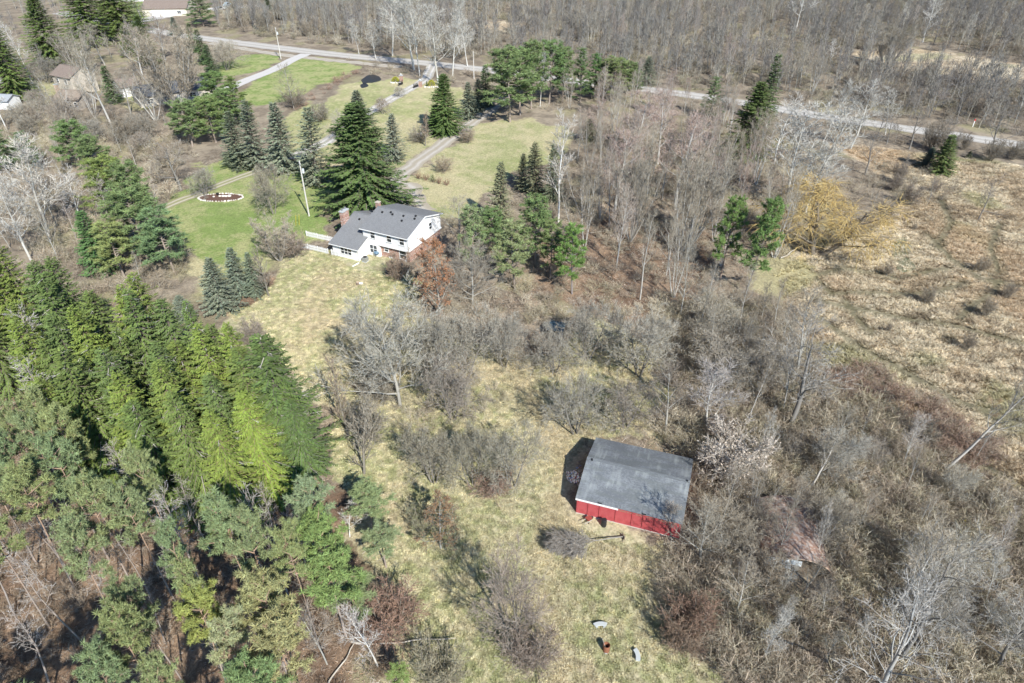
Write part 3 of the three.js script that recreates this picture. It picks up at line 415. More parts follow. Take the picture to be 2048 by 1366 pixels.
{ // ---- red barn
  const B = thing('barn', 'low red metal barn with patchy grey shingle roof', 'barn', 6.97, .05, -50.6, Math.atan2(-.318, .948)); clearOf.push([13, -54, 7.6]);
  const L = 11, D = 9.5, E2 = 2.45, RY = 3.7;
  const bt = dataTex(1024, 1024, (i0, j0) => { const i = i0, j = j0, x = i / 512, y = j / 512, band = fbm(x * 3.0 + 20, y * 16, 3), big = fbm(x * 4 + 3, y * 5, 3), f = NT[(i * 31 + j * 557) & 65535], row = Math.floor(j / 9), col = Math.floor((i + (row % 2) * 7) / 14), n = NT[(row * 131 + col * 17) & 65535], stain = fbm(x * 22, y * 3 + 8, 2); let c = mix([.13, .142, .156], [.20, .218, .236], sst(.35, .7, big * .5 + n * .25 + .15)); c = mix(c, [.135, .15, .152], sst(.5, .64, band) * .6); c = mix(c, [.32, .345, .342], sst(.5, .78, stain * .5 + big * .5) * .6); const s = (.86 + .28 * f) * (j % 9 < 1.5 ? .8 : 1); return [c[0] * s, c[1] * s, c[2] * s]; });
  bt.wrapS = bt.wrapT = THREE.MirroredRepeatWrapping;
  const rm = new THREE.MeshStandardMaterial({ map: bt, roughness: .8 });
  const roofM = part('roof', mergeGeometries([metreUV(slab(-.12, L + .2, .16, E2 - .03, -D / 2, RY, .12), 12), metreUV(slab(-.12, L + .2, -D / 2, RY, -D - .25, E2 - .05, .12), 12)]), rm, B);
  box('ridge_cap', L + .32, .05, .36, L / 2 + .04, RY + .15, -D / 2, rm, roofM); for (const [x, z] of [[.5, -4.6], [L - .1, -4.7]]) box('roof_vent', .16, .25, .16, x, RY + .18, z, black, roofM); for (const x of [2.5, 7.2]) box('gutter_bracket', .45, .06, .12, x, E2 + .1, .14, black, roofM);
  part('gable_wall', metreUV(prism([[-.1, -.3], [-.1, E2 - .08], [-D / 2, RY - .1], [-D + .1, E2 - .08], [-D + .1, -.3]], .02, L - .02)), std(.42, .07, .075, .8), B);
  const red = dataTex(128, 128, (i, j) => { const n = fbm(i * .06, j * .03, 3), f = NT[(i * 17 + j * 331) & 65535]; const c = mix([.40, .055, .065], [.50, .105, .11], n); const s = .9 + .2 * f; return j < 10 && n > .45 ? [.36, .17, .13] : [c[0] * s, c[1] * s, c[2] * s]; });
  const redM = new THREE.MeshStandardMaterial({ map: red, roughness: .55 });
  const rib = (w, h) => { const n = Math.round(w / .1), s = new THREE.Shape(); s.moveTo(0, 0); for (let k = 0; k <= n * 2; k++) s.lineTo(k * w / n / 2, k % 2 ? .028 : .0001); s.lineTo(w, -.03); s.lineTo(0, -.03); const q = new THREE.ExtrudeGeometry(s, { depth: h, bevelEnabled: false }); q.rotateX(-Math.PI / 2); q.scale(1, 1, -1); const ix = q.index; if (!ix) { const p = q.attributes.position.array, nn = q.attributes.normal.array; for (let k = 0; k < p.length; k += 9) for (let c = 0; c < 3; c++) { let t = p[k + 3 + c]; p[k + 3 + c] = p[k + 6 + c]; p[k + 6 + c] = t; t = nn[k + 3 + c]; nn[k + 3 + c] = nn[k + 6 + c]; nn[k + 6 + c] = t; } } q.computeVertexNormals(); return metreUV(q, 2); };
  const seams = [0, 1.22, 2.45, 4.2, 5.95, 7.1, 8.3, 9.6, 11];
  for (let k = 0; k + 1 < seams.length; k++) { const w = seams[k + 1] - seams[k] - .05; part('wall_panel', rib(w, E2 - .2 + (k % 3) * .02), redM, B, seams[k] + .025, -.02, .0 + (k % 2) * .012); }
  for (const [x, s] of [[0, -1], [L, 1]]) for (let k = 0; k < 8; k++) { const w = D / 8 - .05, z = -k * D / 8, mid = 1 - Math.abs((k + .5) / 8 - .5) * 2, h = E2 - .25 + mid * (RY - E2); const q = part('wall_panel', rib(w, h), redM, B, x + s * .0, -.02, s > 0 ? z - .025 : z - D / 8 + .025); q.rotation.y = s > 0 ? Math.PI / 2 : -Math.PI / 2; if (s > 0) q.position.x += .01; else q.position.x -= .01; }
  box('fascia', 4.6, .2, .06, 2.2, E2 - .1, .21, white, B); box('base_board', L, .14, .08, L / 2, .06, .06, woodP, B); box('corner_post', .12, E2 - .1, .12, L + .02, E2 / 2, .03, redM, B);
  // clutter by the barn wall
  const b2 = g(1207, 1052); const dr = thing('black_barrel', 'black plastic barrel standing by the red barn wall', 'barrel', b2[0], .05, b2[1]); part('drum', new THREE.LatheGeometry([[0, 0], [.28, 0], [.3, .04], [.3, .3], [.315, .33], [.3, .36], [.3, .62], [.315, .65], [.3, .68], [.29, .92], [.26, .95], [0, .95]].map(p => new THREE.Vector2(...p)), 20), black, dr); part('rim', new THREE.TorusGeometry(.28, .02, 6, 20).rotateX(Math.PI / 2), black, dr, 0, .95, 0);
  const w2 = g(1177, 1044); const wb = thing('wheelbarrow', 'small red wheelbarrow tipped by the barn corner', 'wheelbarrow', w2[0], .06, w2[1], .7); const tray = new THREE.CylinderGeometry(.42, .25, .32, 4, 1).rotateY(Math.PI / 4); part('tray', tray, std(.3, .06, .045, .7), wb, 0, .45, 0); part('wheel', new THREE.TorusGeometry(.17, .05, 6, 14), black, wb, .5, .2, 0); for (const s of [-1, 1]) { const h = box('handle', 1.1, .05, .05, -.35, .42, s * .25, woodP, wb); h.rotation.z = -.15; box('leg', .05, .4, .05, -.25, .18, s * .24, black, wb); }
}
{ // ---- rusty arched shed
  const p = g(1588, 1152), A = thing('arched_shed', 'rusty arched metal shed half hidden in the thicket', 'shed', p[0], 0, p[1], -.14); const R = 3.6, LEN = 8.2, HY = .74; clearOf.push([p[0] - .5, p[1] - 3.6, 4.6], [p[0] + .8, p[1] + 1.2, 2.3]);
  const rt = dataTex(256, 256, (i, j) => { const n = fbm(i * .03, j * .02, 4), f = NT[(i * 17 + j * 331) & 65535], k = fbm(i * .09 + 7, j * .09, 2); let c = mix([.25, .165, .13], [.36, .23, .17], n); c = mix(c, [.46, .40, .36], sst(.35, .7, k) * .75); c = mix(c, [.19, .13, .12], sst(.55, .75, fbm(i * .05 + 50, j * .05, 2)) * .6); const s = .85 + .3 * f; return [c[0] * s, c[1] * s, c[2] * s]; });
  const rM = new THREE.MeshStandardMaterial({ map: rt, roughness: .85, metalness: .15, side: THREE.DoubleSide });
  const NS = 6; // curved sheets, each a piece of its own
  for (let k = 0; k < NS; k++) {
    const z0 = -k * LEN / NS + .06, z1 = -(k + 1) * LEN / NS, r = R + (k % 2) * .035, pos = [], uv = [], id = [], M = 40;
    for (let side = 0; side < 2; side++) for (let q = 0; q <= 1; q++) for (let a = 0; a <= M; a++) { const t = a / M * Math.PI, rr = (r - side * .05) + (a % 2 ? .018 : -.018); pos.push(Math.cos(t) * rr, Math.sin(t) * rr * HY, q ? z1 : z0); uv.push((a / M * 2 + k * .37), (k + q) / 3); }
    const W = M + 1; for (let side = 0; side < 2; side++) for (let a = 0; a < M; a++) { const o = side * 2 * W; side ? id.push(o + a, o + a + W, o + a + 1, o + a + 1, o + a + W, o + a + W + 1) : id.push(o + a, o + a + 1, o + a + W, o + a + 1, o + a + W + 1, o + a + W); }
    for (let a = 0; a < M; a++) for (const q of [0, 1]) { const u = q * W + a, v = 2 * W + q * W + a; id.push(u, v, u + 1, u + 1, v, v + 1); }
    const G = new THREE.BufferGeometry(); G.setAttribute('position', new THREE.Float32BufferAttribute(pos, 3)); G.setAttribute('uv', new THREE.Float32BufferAttribute(uv, 2)); G.setIndex(id); G.computeVertexNormals(); part('roof_sheet', G, rM, A);
  }
  const wp = box('front_panel', 2.5, .95, .06, -2.0, 1.9, .1, std(.72, .75, .75, .5), A); wp.rotation.x = -.55; const wp2 = box('front_panel', 1.0, .5, .05, -.3, 2.2, .16, std(.66, .7, .7, .5), A); wp2.rotation.set(-.5, 0, -.12);
  const arch = new THREE.TorusGeometry(R, .06, 6, 30, Math.PI).scale(1, HY, 1); part('front_rib', arch, std(.5, .36, .26, .7), A, 0, 0, .06); const back = new THREE.CircleGeometry(R - .1, 24, 0, Math.PI).scale(1, HY, 1); part('back_wall', new THREE.CylinderGeometry(R - .12, R - .12, .08, 40, 1, false, -Math.PI / 2, Math.PI).rotateX(-Math.PI / 2).scale(1, HY, 1), rM, A, 0, 0, -LEN + .1);
}
// ---- neighbours' houses
function gableHouse(name, label, px, py, o) {
  const [x, z] = o.at ?? g(px, py), H = thing(name, label, o.cat ?? 'house', x, -.02, z, o.rot); clearOf.push([x, z, Math.max(o.w, o.d) * .62]);
  const w = o.w, d = o.d, h = o.h, ry = h + o.rise;
  part('wall', metreUV(prism([[d / 2, -.2], [d / 2, h], [0, ry - .08], [-d / 2, h], [-d / 2, -.2]], -w / 2, w / 2)), o.wall, H);
  const rf = part('roof', mergeGeometries([metreUV(slab(-w / 2 - .4, w / 2 + .4, d / 2 + .5, h - .12, 0, ry, .15), 4), metreUV(slab(-w / 2 - .4, w / 2 + .4, 0, ry, -d / 2 - .5, h - .12, .15), 4)]), o.roof, H);
  box('ridge_cap', w + .8, .06, .34, 0, ry + .17, 0, o.roof, rf);
  for (const [u, y, ww, hh] of o.win ?? []) windowOn(H, 'z', u, y, d / 2, ww, hh, ww > 1.4 ? 2 : 1); for (const [u, y, ww, hh] of o.side ?? []) windowOn(H, 'x', u, y, w / 2, ww, hh);
  for (const [u, ww, hh] of o.doors ?? []) { const dd = box('door', ww, hh, .08, u, hh / 2, d / 2 + .03, o.doorMat ?? trim, H); box('handle', .08, .08, .08, ww * .35, 0, .07, black, dd); }
  for (const [u, v, t] of o.chim ?? []) { const c = box('chimney', .9, t, .9, u, t / 2, v, o.chimMat ?? tanWall, H); box('chimney_cap', 1.05, .15, 1.05, 0, t / 2, 0, conc, c); }
  return H;
}
gableHouse('neighbour_house', 'tan two-storey house with brown roofs behind the forked grey tree', 158, 183, { w: 9, d: 8, h: 5.4, rise: 2.2, rot: -.5, wall: tanWall, roof: shBrown, win: [[-2.2, 4, 1.1, 1.2], [1.8, 4, 1.1, 1.2]] });
gableHouse('neighbour_house', 'low tan wing with stone chimney in front of the two-storey tan house', 155, 212, { w: 7.5, d: 7, h: 2.9, rise: 1.6, rot: -.15, wall: std(.44, .39, .33, .9), roof: shTan, win: [[.4, 1.5, 1.6, 1.3], [2.6, 1.5, .9, 1.2]], chim: [[-4.1, .6, 6.2]], chimMat: std(.5, .36, .26, .9) });
gableHouse('outbuilding', 'small white outbuilding with brown roof between the two houses', 258, 188, { w: 6, d: 6, h: 3, rise: 1.8, rot: .9, wall: white, roof: shBrown, win: [[0, 1.6, 1.2, 1.1]], cat: 'outbuilding' });
gableHouse('neighbour_house', 'dark-roofed ranch house behind the fan of grey stems', 352, 196, { w: 22, d: 10, h: 2.9, rise: 2.0, rot: .62, wall: std(.55, .5, .43, .9), roof: shDark, win: [[-8, 1.5, 1.8, 1.2], [-3, 1.5, 1.8, 1.2], [4, 1.5, 1.8, 1.2]], doors: [[0, 1, 2.1]] });
gableHouse('garden_shed', 'white shed with grey metal roof at the left edge', 14, 214, { w: 6, d: 5, h: 2.5, rise: 1.1, rot: -.12, wall: std(.72, .72, .7, .6), roof: std(.36, .38, .4, .5), doors: [[1.2, 1.1, 1.9]], cat: 'shed' });
gableHouse('neighbour_house', 'brown-roofed house with cream garage across the road', 342, 26, { w: 20, d: 16, h: 3.2, rise: 3.2, rot: .1, wall: std(.66, .6, .5, .9), roof: shBrown, win: [[6.5, 1.6, 1.6, 1.2]], doors: [[-4.5, 4.6, 2.3], [1.5, 1, 2.1]], doorMat: white });
gableHouse('pole_building', 'long white building cut by the top edge', 270, -1, { w: 22, d: 12, h: 4, rise: 2, rot: .06, wall: white, roof: std(.62, .63, .64, .5), doors: [[-4, 3.4, 3]], cat: 'building' });
gableHouse('shelter', 'small weathered shelter with blue roof in the orchard', 1113, 672, { w: 1.7, d: 1.5, h: 1.8, rise: .35, rot: -.3, wall: std(.52, .5, .46, .9), roof: std(.035, .075, .11, .7), doors: [[-.3, .8, 1.5]], doorMat: darkIn, cat: 'shed' });
// ---- vehicles at the far houses
function car(px, py, turn, paint, label, tall = 1) {
  const [x, z] = g(px, py), C = thing('parked_car', label, 'car', x, .02, z, turn), s = new THREE.Shape([[-2.2, .3], [-2.25, .75], [-1.6, .9], [-.9, 1.42 * tall], [.9, 1.45 * tall], [1.6, .95], [2.2, .85], [2.25, .35]].map(p => new THREE.Vector2(...p))); const q = new THREE.ExtrudeGeometry(s, { depth: 1.6, bevelEnabled: true, bevelSize: .08, bevelThickness: .08, bevelSegments: 2 }); q.translate(0, 0, -.8);
  const body = part('body', q, paint, C); for (const sd of [-1, 1]) { const w = new THREE.Shape([[-1.2, .95], [-.8, 1.34 * tall], [.8, 1.36 * tall], [1.35, .98]].map(p => new THREE.Vector2(...p))); const wg = new THREE.ExtrudeGeometry(w, { depth: .03, bevelEnabled: false }); part('window', wg, glass, body, 0, 0, sd > 0 ? .885 : -.915); for (const xx of [-1.4, 1.35]) { const wh = part('wheel', new THREE.CylinderGeometry(.33, .33, .22, 14).rotateX(Math.PI / 2), black, C, xx, .33, sd * .82); part('rim', new THREE.CylinderGeometry(.19, .19, .24, 10).rotateX(Math.PI / 2), metalG, wh); } }
  for (const sd of [-1, 1]) box('headlight', .08, .14, .3, 2.27, .7, sd * .55, white, C);
}
car(318, 29, .4, std(.04, .05, .06, .25), 'dark car parked at the brown-roofed house', 1.1);
car(455, 12, 1.2, std(.45, .55, .62, .3), 'pale blue car parked beyond the road pine, right one', 1.15);
car(440, 20, .9, std(.7, .7, .69, .35), 'white car parked beyond the road pine, left one', 1.15);
// ---- dense spruce grove beside the meadow
const YG = [[1, 1, 1], [1.2, 1.15, .95], [.86, .92, .95], [1.28, 1.24, .95], [.95, 1.0, 1.15]];
const ORD = ['first', 'second', 'third', 'fourth', 'fifth', 'sixth', 'seventh', 'eighth', 'ninth', 'tenth', 'eleventh', 'twelfth', 'thirteenth'];
[[-90, 560], [-40, 520], [7, 508], [61, 515], [106, 529], [164, 563], [225, 576], [280, 573], [318, 587], [379, 614], [417, 621], [455, 645]].forEach(([x, y], i) => tc('norway', x, y, 17.5, 15.8 + (i * 7 % 5) * .9, 96 + (i * 11 % 7) * 6, ORD[i] + ' green spruce from the left along the back edge of the thick grove', { group: 'back row of the spruce grove', tint: YG[(i * 3) % 5] }));
[[20, 573], [40, 650], [82, 662], [85, 576], [102, 628], [154, 662], [164, 621], [219, 648], [250, 610], [300, 690], [345, 662], [396, 655]].forEach(([x, y], i) => tc('norway', x, y, 17.5, 15.6 + (i * 3 % 5) * .9, 102 + (i * 11 % 7) * 6, ORD[i] + ' green spruce from the left in the middle of the thick grove', { group: 'middle of the spruce grove', tint: YG[(i * 2 + 1) % 5] }));
[[70, 720], [130, 720], [191, 703], [226, 734], [263, 775], [318, 734], [345, 785], [403, 734], [410, 792]].forEach(([x, y], i) => tc('norway', x, y, 17.5, 15.8 + (i * 3 % 4) * .9, 108 + (i * 11 % 7) * 6, ORD[i] + ' green spruce from the left on the pine side of the thick grove', { group: 'pine side of the spruce grove', tint: YG[(i * 4 + 1) % 5] }));
tc('norway', 533, 676, 18.2, 18.4, 170, 'largest dark spruce at the meadow corner of the grove', { tint: [.8, .88, .95], v: 0 });
tc('norway', 470, 700, 17, 17.2, 125, 'full spruce second from the meadow corner of the grove', { tint: [1.02, 1, .95], v: 1 });
tc('norway', 485, 778, 15.4, 15.5, 135, 'brightest yellow-green spruce at the front of the grove', { tint: [1.42, 1.4, 1], v: 2 });
tc('norway', 585, 800, 11.5, 11.6, 100, 'shorter dark spruce tucked beside the meadow edge of the grove', { tint: [.75, .85, .95], v: 1 });
// ---- tall pines with bare boles
const PG = [[1, 1, 1], [1.1, 1.05, .9], [.92, 1, 1], [1.12, 1.08, 1]];
[[-50, 930, 110], [14, 850, 80], [20, 905, 90], [34, 985, 120], [60, 880, 80], [79, 809, 98], [113, 920, 118], [123, 874, 100], [256, 1000, 105], [280, 944, 92], [448, 1030, 122], [581, 1091, 95]].forEach(([x, y, w], i) => tc('scots', x, y, 14.2, 16.6 + (i * 7 % 5) * .35, w * .72, ORD[i] + ' tall bare-boled pine from the left, next to the spruce grove', { group: 'plantation pines near the grove', tint: PG[(i * 3) % 4] }));
[[-30, 1060, 110], [143, 1091, 112], [185, 1016, 128], [191, 1348, 122], [239, 1262, 124], [266, 1166, 104], [314, 1360, 92], [352, 1105, 68], [372, 1166, 80], [495, 1085, 112]].forEach(([x, y, w], i) => tc('scots', x, y, 14.2, 16.6 + (i * 7 % 5) * .35, w * .72, ORD[i] + ' bare-boled pine from the left over the brown plantation floor', { group: 'plantation pines over the brown floor', tint: PG[(i * 3 + 1) % 4] }));
tc('scots', 642, 1064, 11.5, 14, 104, 'bright green pine at the right end of the plantation', { tint: [.9, 1.05, .7] });
tc('scots', 660, 1139, 10, 12.4, 112, 'bright green lower pine in front of the plantation by the meadow', { tint: [.9, 1.05, .72] });
tc('scots', 615, 999, 13.5, 16, 82, 'blue-green pine between the grove and the meadow edge', { tint: [1, 1.05, 1.2] });
tc('scots', 386, 1225, 12.5, 15, 88, 'yellow-green pine low in the plantation', { tint: [1.35, 1.25, .75] });
tc('scots', 444, 1262, 12.5, 15, 80, 'greyish thin pine beside the yellow-green pine', { tint: [1.6, 1.4, 1.6] });
tc('scots', 523, 1200, 13, 15.8, 112, 'pale olive pine standing apart from the plantation', { tint: [1.45, 1.2, 1.15] });
tc('scots', 556, 1266, 12, 14.6, 120, 'pale olive pine with tan cones over the lower edge of the wood', { tint: [1.5, 1.2, 1.2] });
tc('scots', 506, 1345, 12.5, 15, 112, 'dark green pine at the bottom edge below the olive pines', { tint: [.85, 1, .85] });
tc('scots', 735, 1010, 4.5, 7, 85, 'small soft green pine at the meadow edge', { tint: [1, 1.05, 1], wide: 1 });
tc('scots', 765, 1090, 3.5, 5.5, 80, 'low dusty green pine leaning into the meadow', { tint: [1.05, 1.05, 1.1] });
tc('scots', 705, 1190, 5, 7, 95, 'low dusty green pine at the meadow side above the red shrubs', { tint: [1, 1, 1] });
tc('scots', 800, 1356, 2.5, 4, 45, 'tiny green pine at the bottom edge beside the log', { tint: [1.1, 1.2, .8] });
[[337, 1009, 13, 90, 'dead grey pine with a spray of bare branches among green pines'], [519, 1006, 13.5, 90, 'leafless dark snag between the bright spruce and blue-green pine'], [61, 1119, 12, 80, 'dead grey pine leaning over the brown floor'], [15, 640, 15, 90, 'bare larch with grey top left of the grove'], [70, 745, 15, 90, 'bare tan larch between grove and pines'], [470, 1300, 9, 60, 'thin grey snag under the olive pines'], [20, 1270, 9, 90, 'bare grey tree at the lower left among pine boles'], [225, 1040, 12, 55, 'thin dead pine pole amid the plantation']].forEach(([x, y, yy, w, l], i) => tc('snag', x, y, yy, yy + 2, w, l, { v: i % 2 }));
tb('birch', 700, 1075, 1010, 70, 'small white bare tree at the pine edge of the meadow', {});
// ---- spruces and pines round the house and drives
tb('yew', 737, 422, 208, 180, 'huge dark green spruce right behind the white house', {});
tb('yew', 893, 268, 148, 74, 'dark green spruce between the two driveways', { tint: [1, 1.05, .9] });
tb('thin', 872, 266, 210, 44, 'small dark spruce at the foot of the driveway spruce', { tint: [.75, .8, .85] });
tb('blue', 722, 248, 180, 60, 'blue-green spruce behind the huge spruce', {});
tb('blue', 790, 322, 228, 52, 'slim blue spruce on the lawn beside the huge spruce', { tint: [1.1, 1.05, 1.15] });
tb('blue', 938, 236, 163, 40, 'bluish small spruce beside the dirt driveway, nearest the dark spruce', {});
tb('blue', 958, 222, 156, 36, 'bluish small spruce second along the dirt driveway', {});
tb('thin', 972, 212, 130, 36, 'dark narrow spruce at the bend of the dirt driveway', { tint: [.8, .85, .95] });
tb('softpine', 1020, 244, 86, 96, 'biggest full pine at the top of the dirt driveway', {});
tb('softpine', 1062, 218, 74, 60, 'tall pine behind the biggest pine by the road', {});
tb('softpine', 1098, 208, 72, 64, 'tall pine behind the white birch by the road', { tint: [.9, 1, .95] });
tb('softpine', 1125, 205, 88, 50, 'pine just right of the white birch by the road', {});
tb('whitepine', 1160, 204, 92, 46, 'slim pine with open layers in the roadside row', {});
tb('whitepine', 1187, 196, 104, 44, 'bright green slim pine in the roadside row', { tint: [.85, 1.1, .85] });
tb('softpine', 1226, 204, 112, 76, 'broad pale pine in the roadside row', { tint: [1.2, 1.1, 1.1] });
tb('thin', 1270, 178, 124, 40, 'small green spruce near the end of the roadside row', {});
tb('blue', 1293, 168, 112, 42, 'blue spruce at the end of the roadside row', {});
tb('yew', 1490, 315, 164, 100, 'large dark spruce rising from the wood near the road', { tint: [1, .95, .85] });
tb('thin', 1530, 245, 108, 44, 'narrow spruce with a ragged top behind the large dark spruce', { tint: [.85, .85, .85] });
tb('whitepine', 1420, 240, 152, 46, 'thin grey-green pine by the gravel road', { tint: [1.3, 1.2, 1.4] });
tb('thin', 1880, 350, 272, 56, 'lone spruce on the dry field near the gravel road', { tint: [1, .9, .7], wide: 1 });
tb('blue', 1852, 336, 296, 42, 'low bluish spruce beside the lone field spruce', { tint: [.7, .75, .75] });
tb('blue', 1937, 316, 302, 34, 'low dark juniper in the field below the gravel road', { tint: [.5, .5, .4] });
tb('blue', 1000, 458, 322, 58, 'grey-green spruce on the field edge right of the house', { tint: [1.1, 1, .85] });
tb('blue', 1070, 388, 284, 52, 'spruce on the corner of the middle wood facing the field', { tint: [1.05, .95, .8] });
tb('blue', 1045, 380, 308, 34, 'thin spruce beside the spruce on the wood corner', { tint: [1.1, 1, .85] });
tb('blue', 1106, 405, 290, 46, 'shaded dark spruce behind the white aspen', { tint: [.7, .72, .65] });
tb('blue', 1178, 285, 240, 44, 'small olive spruce at the far corner of the field', { tint: [.95, .9, .65] });
tb('softpine', 1070, 535, 386, 72, 'dense dark pine in the clump right of the house', { tint: [.95, 1, .95] });
tb('softpine', 1030, 580, 440, 80, 'pale olive pine in the clump right of the house', { tint: [1.4, 1.2, 1.4] });
tb('softpine', 1144, 590, 446, 60, 'bright green pine with tall bare bole at the edge of the middle wood', { tint: [.9, 1.1, .7], bark: [.9, .95, 1.1] });
tb('softpine', 950, 552, 408, 60, 'thin greyish conifer between the house and the pine clump', { tint: [1.35, 1.25, 1.5] });
tb('softpine', 1440, 560, 388, 56, 'bright green pine with slim bole by the marsh', { tint: [.95, 1.1, .8], bark: [.9, .8, .75] });
tb('softpine', 1490, 590, 388, 62, 'bright green leaning pine nearest the willow', { tint: [.95, 1.1, .85], bark: [.6, .6, .6], lean: [.1, 0] });
tb('blue', 447, 622, 516, 72, 'blue spruce with frosty top at the lawn end', { tint: [1.05, 1.05, 1.1] });
tb('blue', 482, 590, 497, 60, 'blue spruce second from the bare shrub on the lawn', { tint: [1, 1.05, 1.1] });
tb('blue', 515, 592, 506, 44, 'smaller blue spruce beside the bare shrub on the lawn', { tint: [.95, 1, 1] });
tb('blue', 372, 640, 592, 46, 'small frosty spruce at the back of the grove', { tint: [1.2, 1.2, 1.3] });
// far left conifers
tb('yew', 36, 198, 38, 90, 'dark spruce above the white shed', { tint: [1.2, 1.15, .9] });
tb('yew', 112, 126, -8, 92, 'tall dark spruce behind the tan house', { tint: [1.2, 1.15, .95] });
tb('yew', 188, 90, -70, 100, 'tall dark spruce cut by the top edge, left of two', { tint: [1.2, 1.15, .9] });
tb('yew', 246, 66, -80, 100, 'tall dark spruce cut by the top edge, right of two', { tint: [1.2, 1.1, .9] });
tb('thin', 262, 112, 50, 34, 'narrow dark spruce among bare trees behind the houses', { tint: [1.2, 1.1, .8] });
tb('whitepine', 408, 52, -22, 66, 'green pine across the road from the brown-roofed house', {});
tb('blue', 352, 70, 33, 26, 'small blue spruce in front of the brown-roofed house', { tint: [1, 1.1, 1.25] });
tb('thin', 390, 104, 46, 24, 'narrow spruce by the road, first of the three', {});
tb('thin', 410, 128, 58, 28, 'narrow spruce by the road, second of the three', { tint: [.9, .95, .9] });
tb('thin', 426, 150, 88, 28, 'narrow spruce by the road, third of the three', { tint: [.9, .95, 1] });
tb('thin', 540, 30, -8, 18, 'slim dark evergreen in the brush beyond the road', { tint: [.7, .7, .7] });
tb('softpine', 440, 225, 140, 72, 'green pine beside the dark-roofed house', { tint: [.9, 1, .85] });
tb('whitepine', 478, 245, 150, 60, 'yellowish green pine by the concrete driveway', { tint: [1.2, 1.15, .8] });
tb('softpine', 385, 292, 196, 88, 'broad pine in front of the dark-roofed house', {});
tb('softpine', 432, 285, 190, 84, 'broad pine between the dark-roofed house and blue spruces', { tint: [1.05, 1.05, .9] });
tb('blue', 482, 338, 222, 62, 'dark spruce at the left of the spruce row along the track', { tint: [.8, .82, .75] });
tb('blue', 515, 335, 200, 66, 'tall blue-green spruce, second of the row along the track', {});
tb('blue', 572, 342, 202, 76, 'tall blue-green spruce, third of the row along the track', { tint: [1.1, 1.1, 1.1] });
tb('blue', 636, 368, 216, 78, 'tall blue-green spruce at the right end of the row', { tint: [1.08, 1.08, 1.08] });
tb('softpine', 165, 340, 236, 70, 'green pine behind the big pale bare tree', { tint: [.95, 1.05, .95] });
tb('softpine', 200, 355, 268, 62, 'green pine second in the line along the lawn woods', {});
tb('softpine', 238, 440, 308, 96, 'yellowish green pine in the line along the lawn woods', { tint: [1.2, 1.12, .8] });
tb('softpine', 282, 445, 316, 76, 'green pine of the line, just above the grass track end', {});
tb('softpine', 300, 530, 362, 116, 'largest pine of the line beside the lawn', {});
tb('softpine', 350, 545, 410, 96, 'bluish pine at the lawn end of the pine line', { tint: [.95, 1.05, 1.2] });
tb('softpine', 250, 555, 440, 80, 'pale thin pine behind the spruce grove', { tint: [1.5, 1.3, 1.2] });
tb('thin', 205, 545, 424, 66, 'narrow bright spruce between the pine line and pale bare tree', { tint: [1, 1.2, 1.1] });
tb('whitepine', 12, 345, 252, 90, 'green pine at the left edge below the shed', {});
tb('whitepine', 62, 335, 262, 60, 'small green pine left of the big pale bare tree', { tint: [.9, 1, .95] });
// ---- bare trees one can tell apart
tb('white', 100, 480, 250, 165, 'big pale bare tree at the left edge of the woods', { tint: [1.15, 1.12, 1.1], v: 0 });
tb('birch', 166, 442, 326, 62, 'small white bare tree before the pine line', { v: 0 });
tb('white', 62, 520, 330, 110, 'pale bare tree in front of the big pale tree', { v: 2, tint: [1, 1, 1] });
tb('birch', 66, 168, 28, 50, 'white birch leaning beside the spruce above the shed', { v: 1, lean: [-.05, 0] });
tb('birch', 15, 262, 150, 70, 'white bare tree in front of the white shed', { v: 0 });
tb('gnarly', 362, 380, 264, 128, 'dark spreading bare tree beside the grass track', { v: 0, tint: [1, .95, .9] });
tb('apple', 412, 392, 330, 56, 'small bare crab tree growing in the stone-ringed bed', {});
tb('slender', 232, 270, 72, 70, 'tall forked grey tree before the tan house', { tint: [1.2, 1.2, 1.15], v: 0 });
tb('fan', 362, 226, 48, 165, 'wide fan of grey stems before the dark-roofed house', { v: 0, tint: [1.05, 1, .95] });
tb('fan', 165, 150, 55, 70, 'grey fan-shaped tree behind the tan house', { v: 1 });
tb('maple', 285, 150, 40, 90, 'pinkish bare maple behind the small white outbuilding', {});
tb('grey', 210, 130, 40, 70, 'grey bare tree behind the roof of the tan house', {});
tb('apple', 100, 165, 110, 90, 'low dark bare tree left of the tan house', { tint: [.75, .75, .75] });
tb('grey', 292, 62, -20, 60, 'grey bare tree by the far driveway', { tint: [1.2, 1.2, 1.1] });
tb('apple', 455, 140, 70, 80, 'round bare tree at the edge of the road', { tint: [1.2, 1.15, 1.1] });
tb('grey', 588, 218, 122, 52, 'thin bare tree on the strip between the two lawns', { tint: [.95, .95, .9] });
tb('bush', 640, 242, 200, 52, 'round brown shrub on the strip between the lawns', {});
tb('bush', 592, 215, 175, 50, 'dark brown shrub below the thin tree on the strip', { tint: [.85, .8, .8] });
tb('apple', 688, 282, 218, 60, 'pale bare tree left of the huge spruce', { tint: [1.3, 1.3, 1.25] });
tb('apple', 548, 428, 318, 84, 'dense bare crab tree on the lawn beside the utility pole', { tint: [.95, .92, .85] });
tb('fan', 560, 522, 432, 92, 'bare multi-stem shrub at the end of the picket fence', { v: 1, tint: [1.3, 1.25, 1.2] });
tb('bush', 590, 515, 460, 60, 'twiggy round shrub touching the picket fence', { tint: [1.1, 1, 1] });
tb('column', 538, 592, 480, 40, 'slim bare tree behind the small blue spruce', { tint: [.9, .9, .9] });
tb('apple', 800, 194, 170, 26, 'tiny bare tree beside the gravel driveway', { tint: [1.2, 1.2, 1.2] });
tb('apple', 766, 228, 190, 32, 'small bare tree on the lawn side of the gravel driveway', { tint: [1.1, 1, 1] });
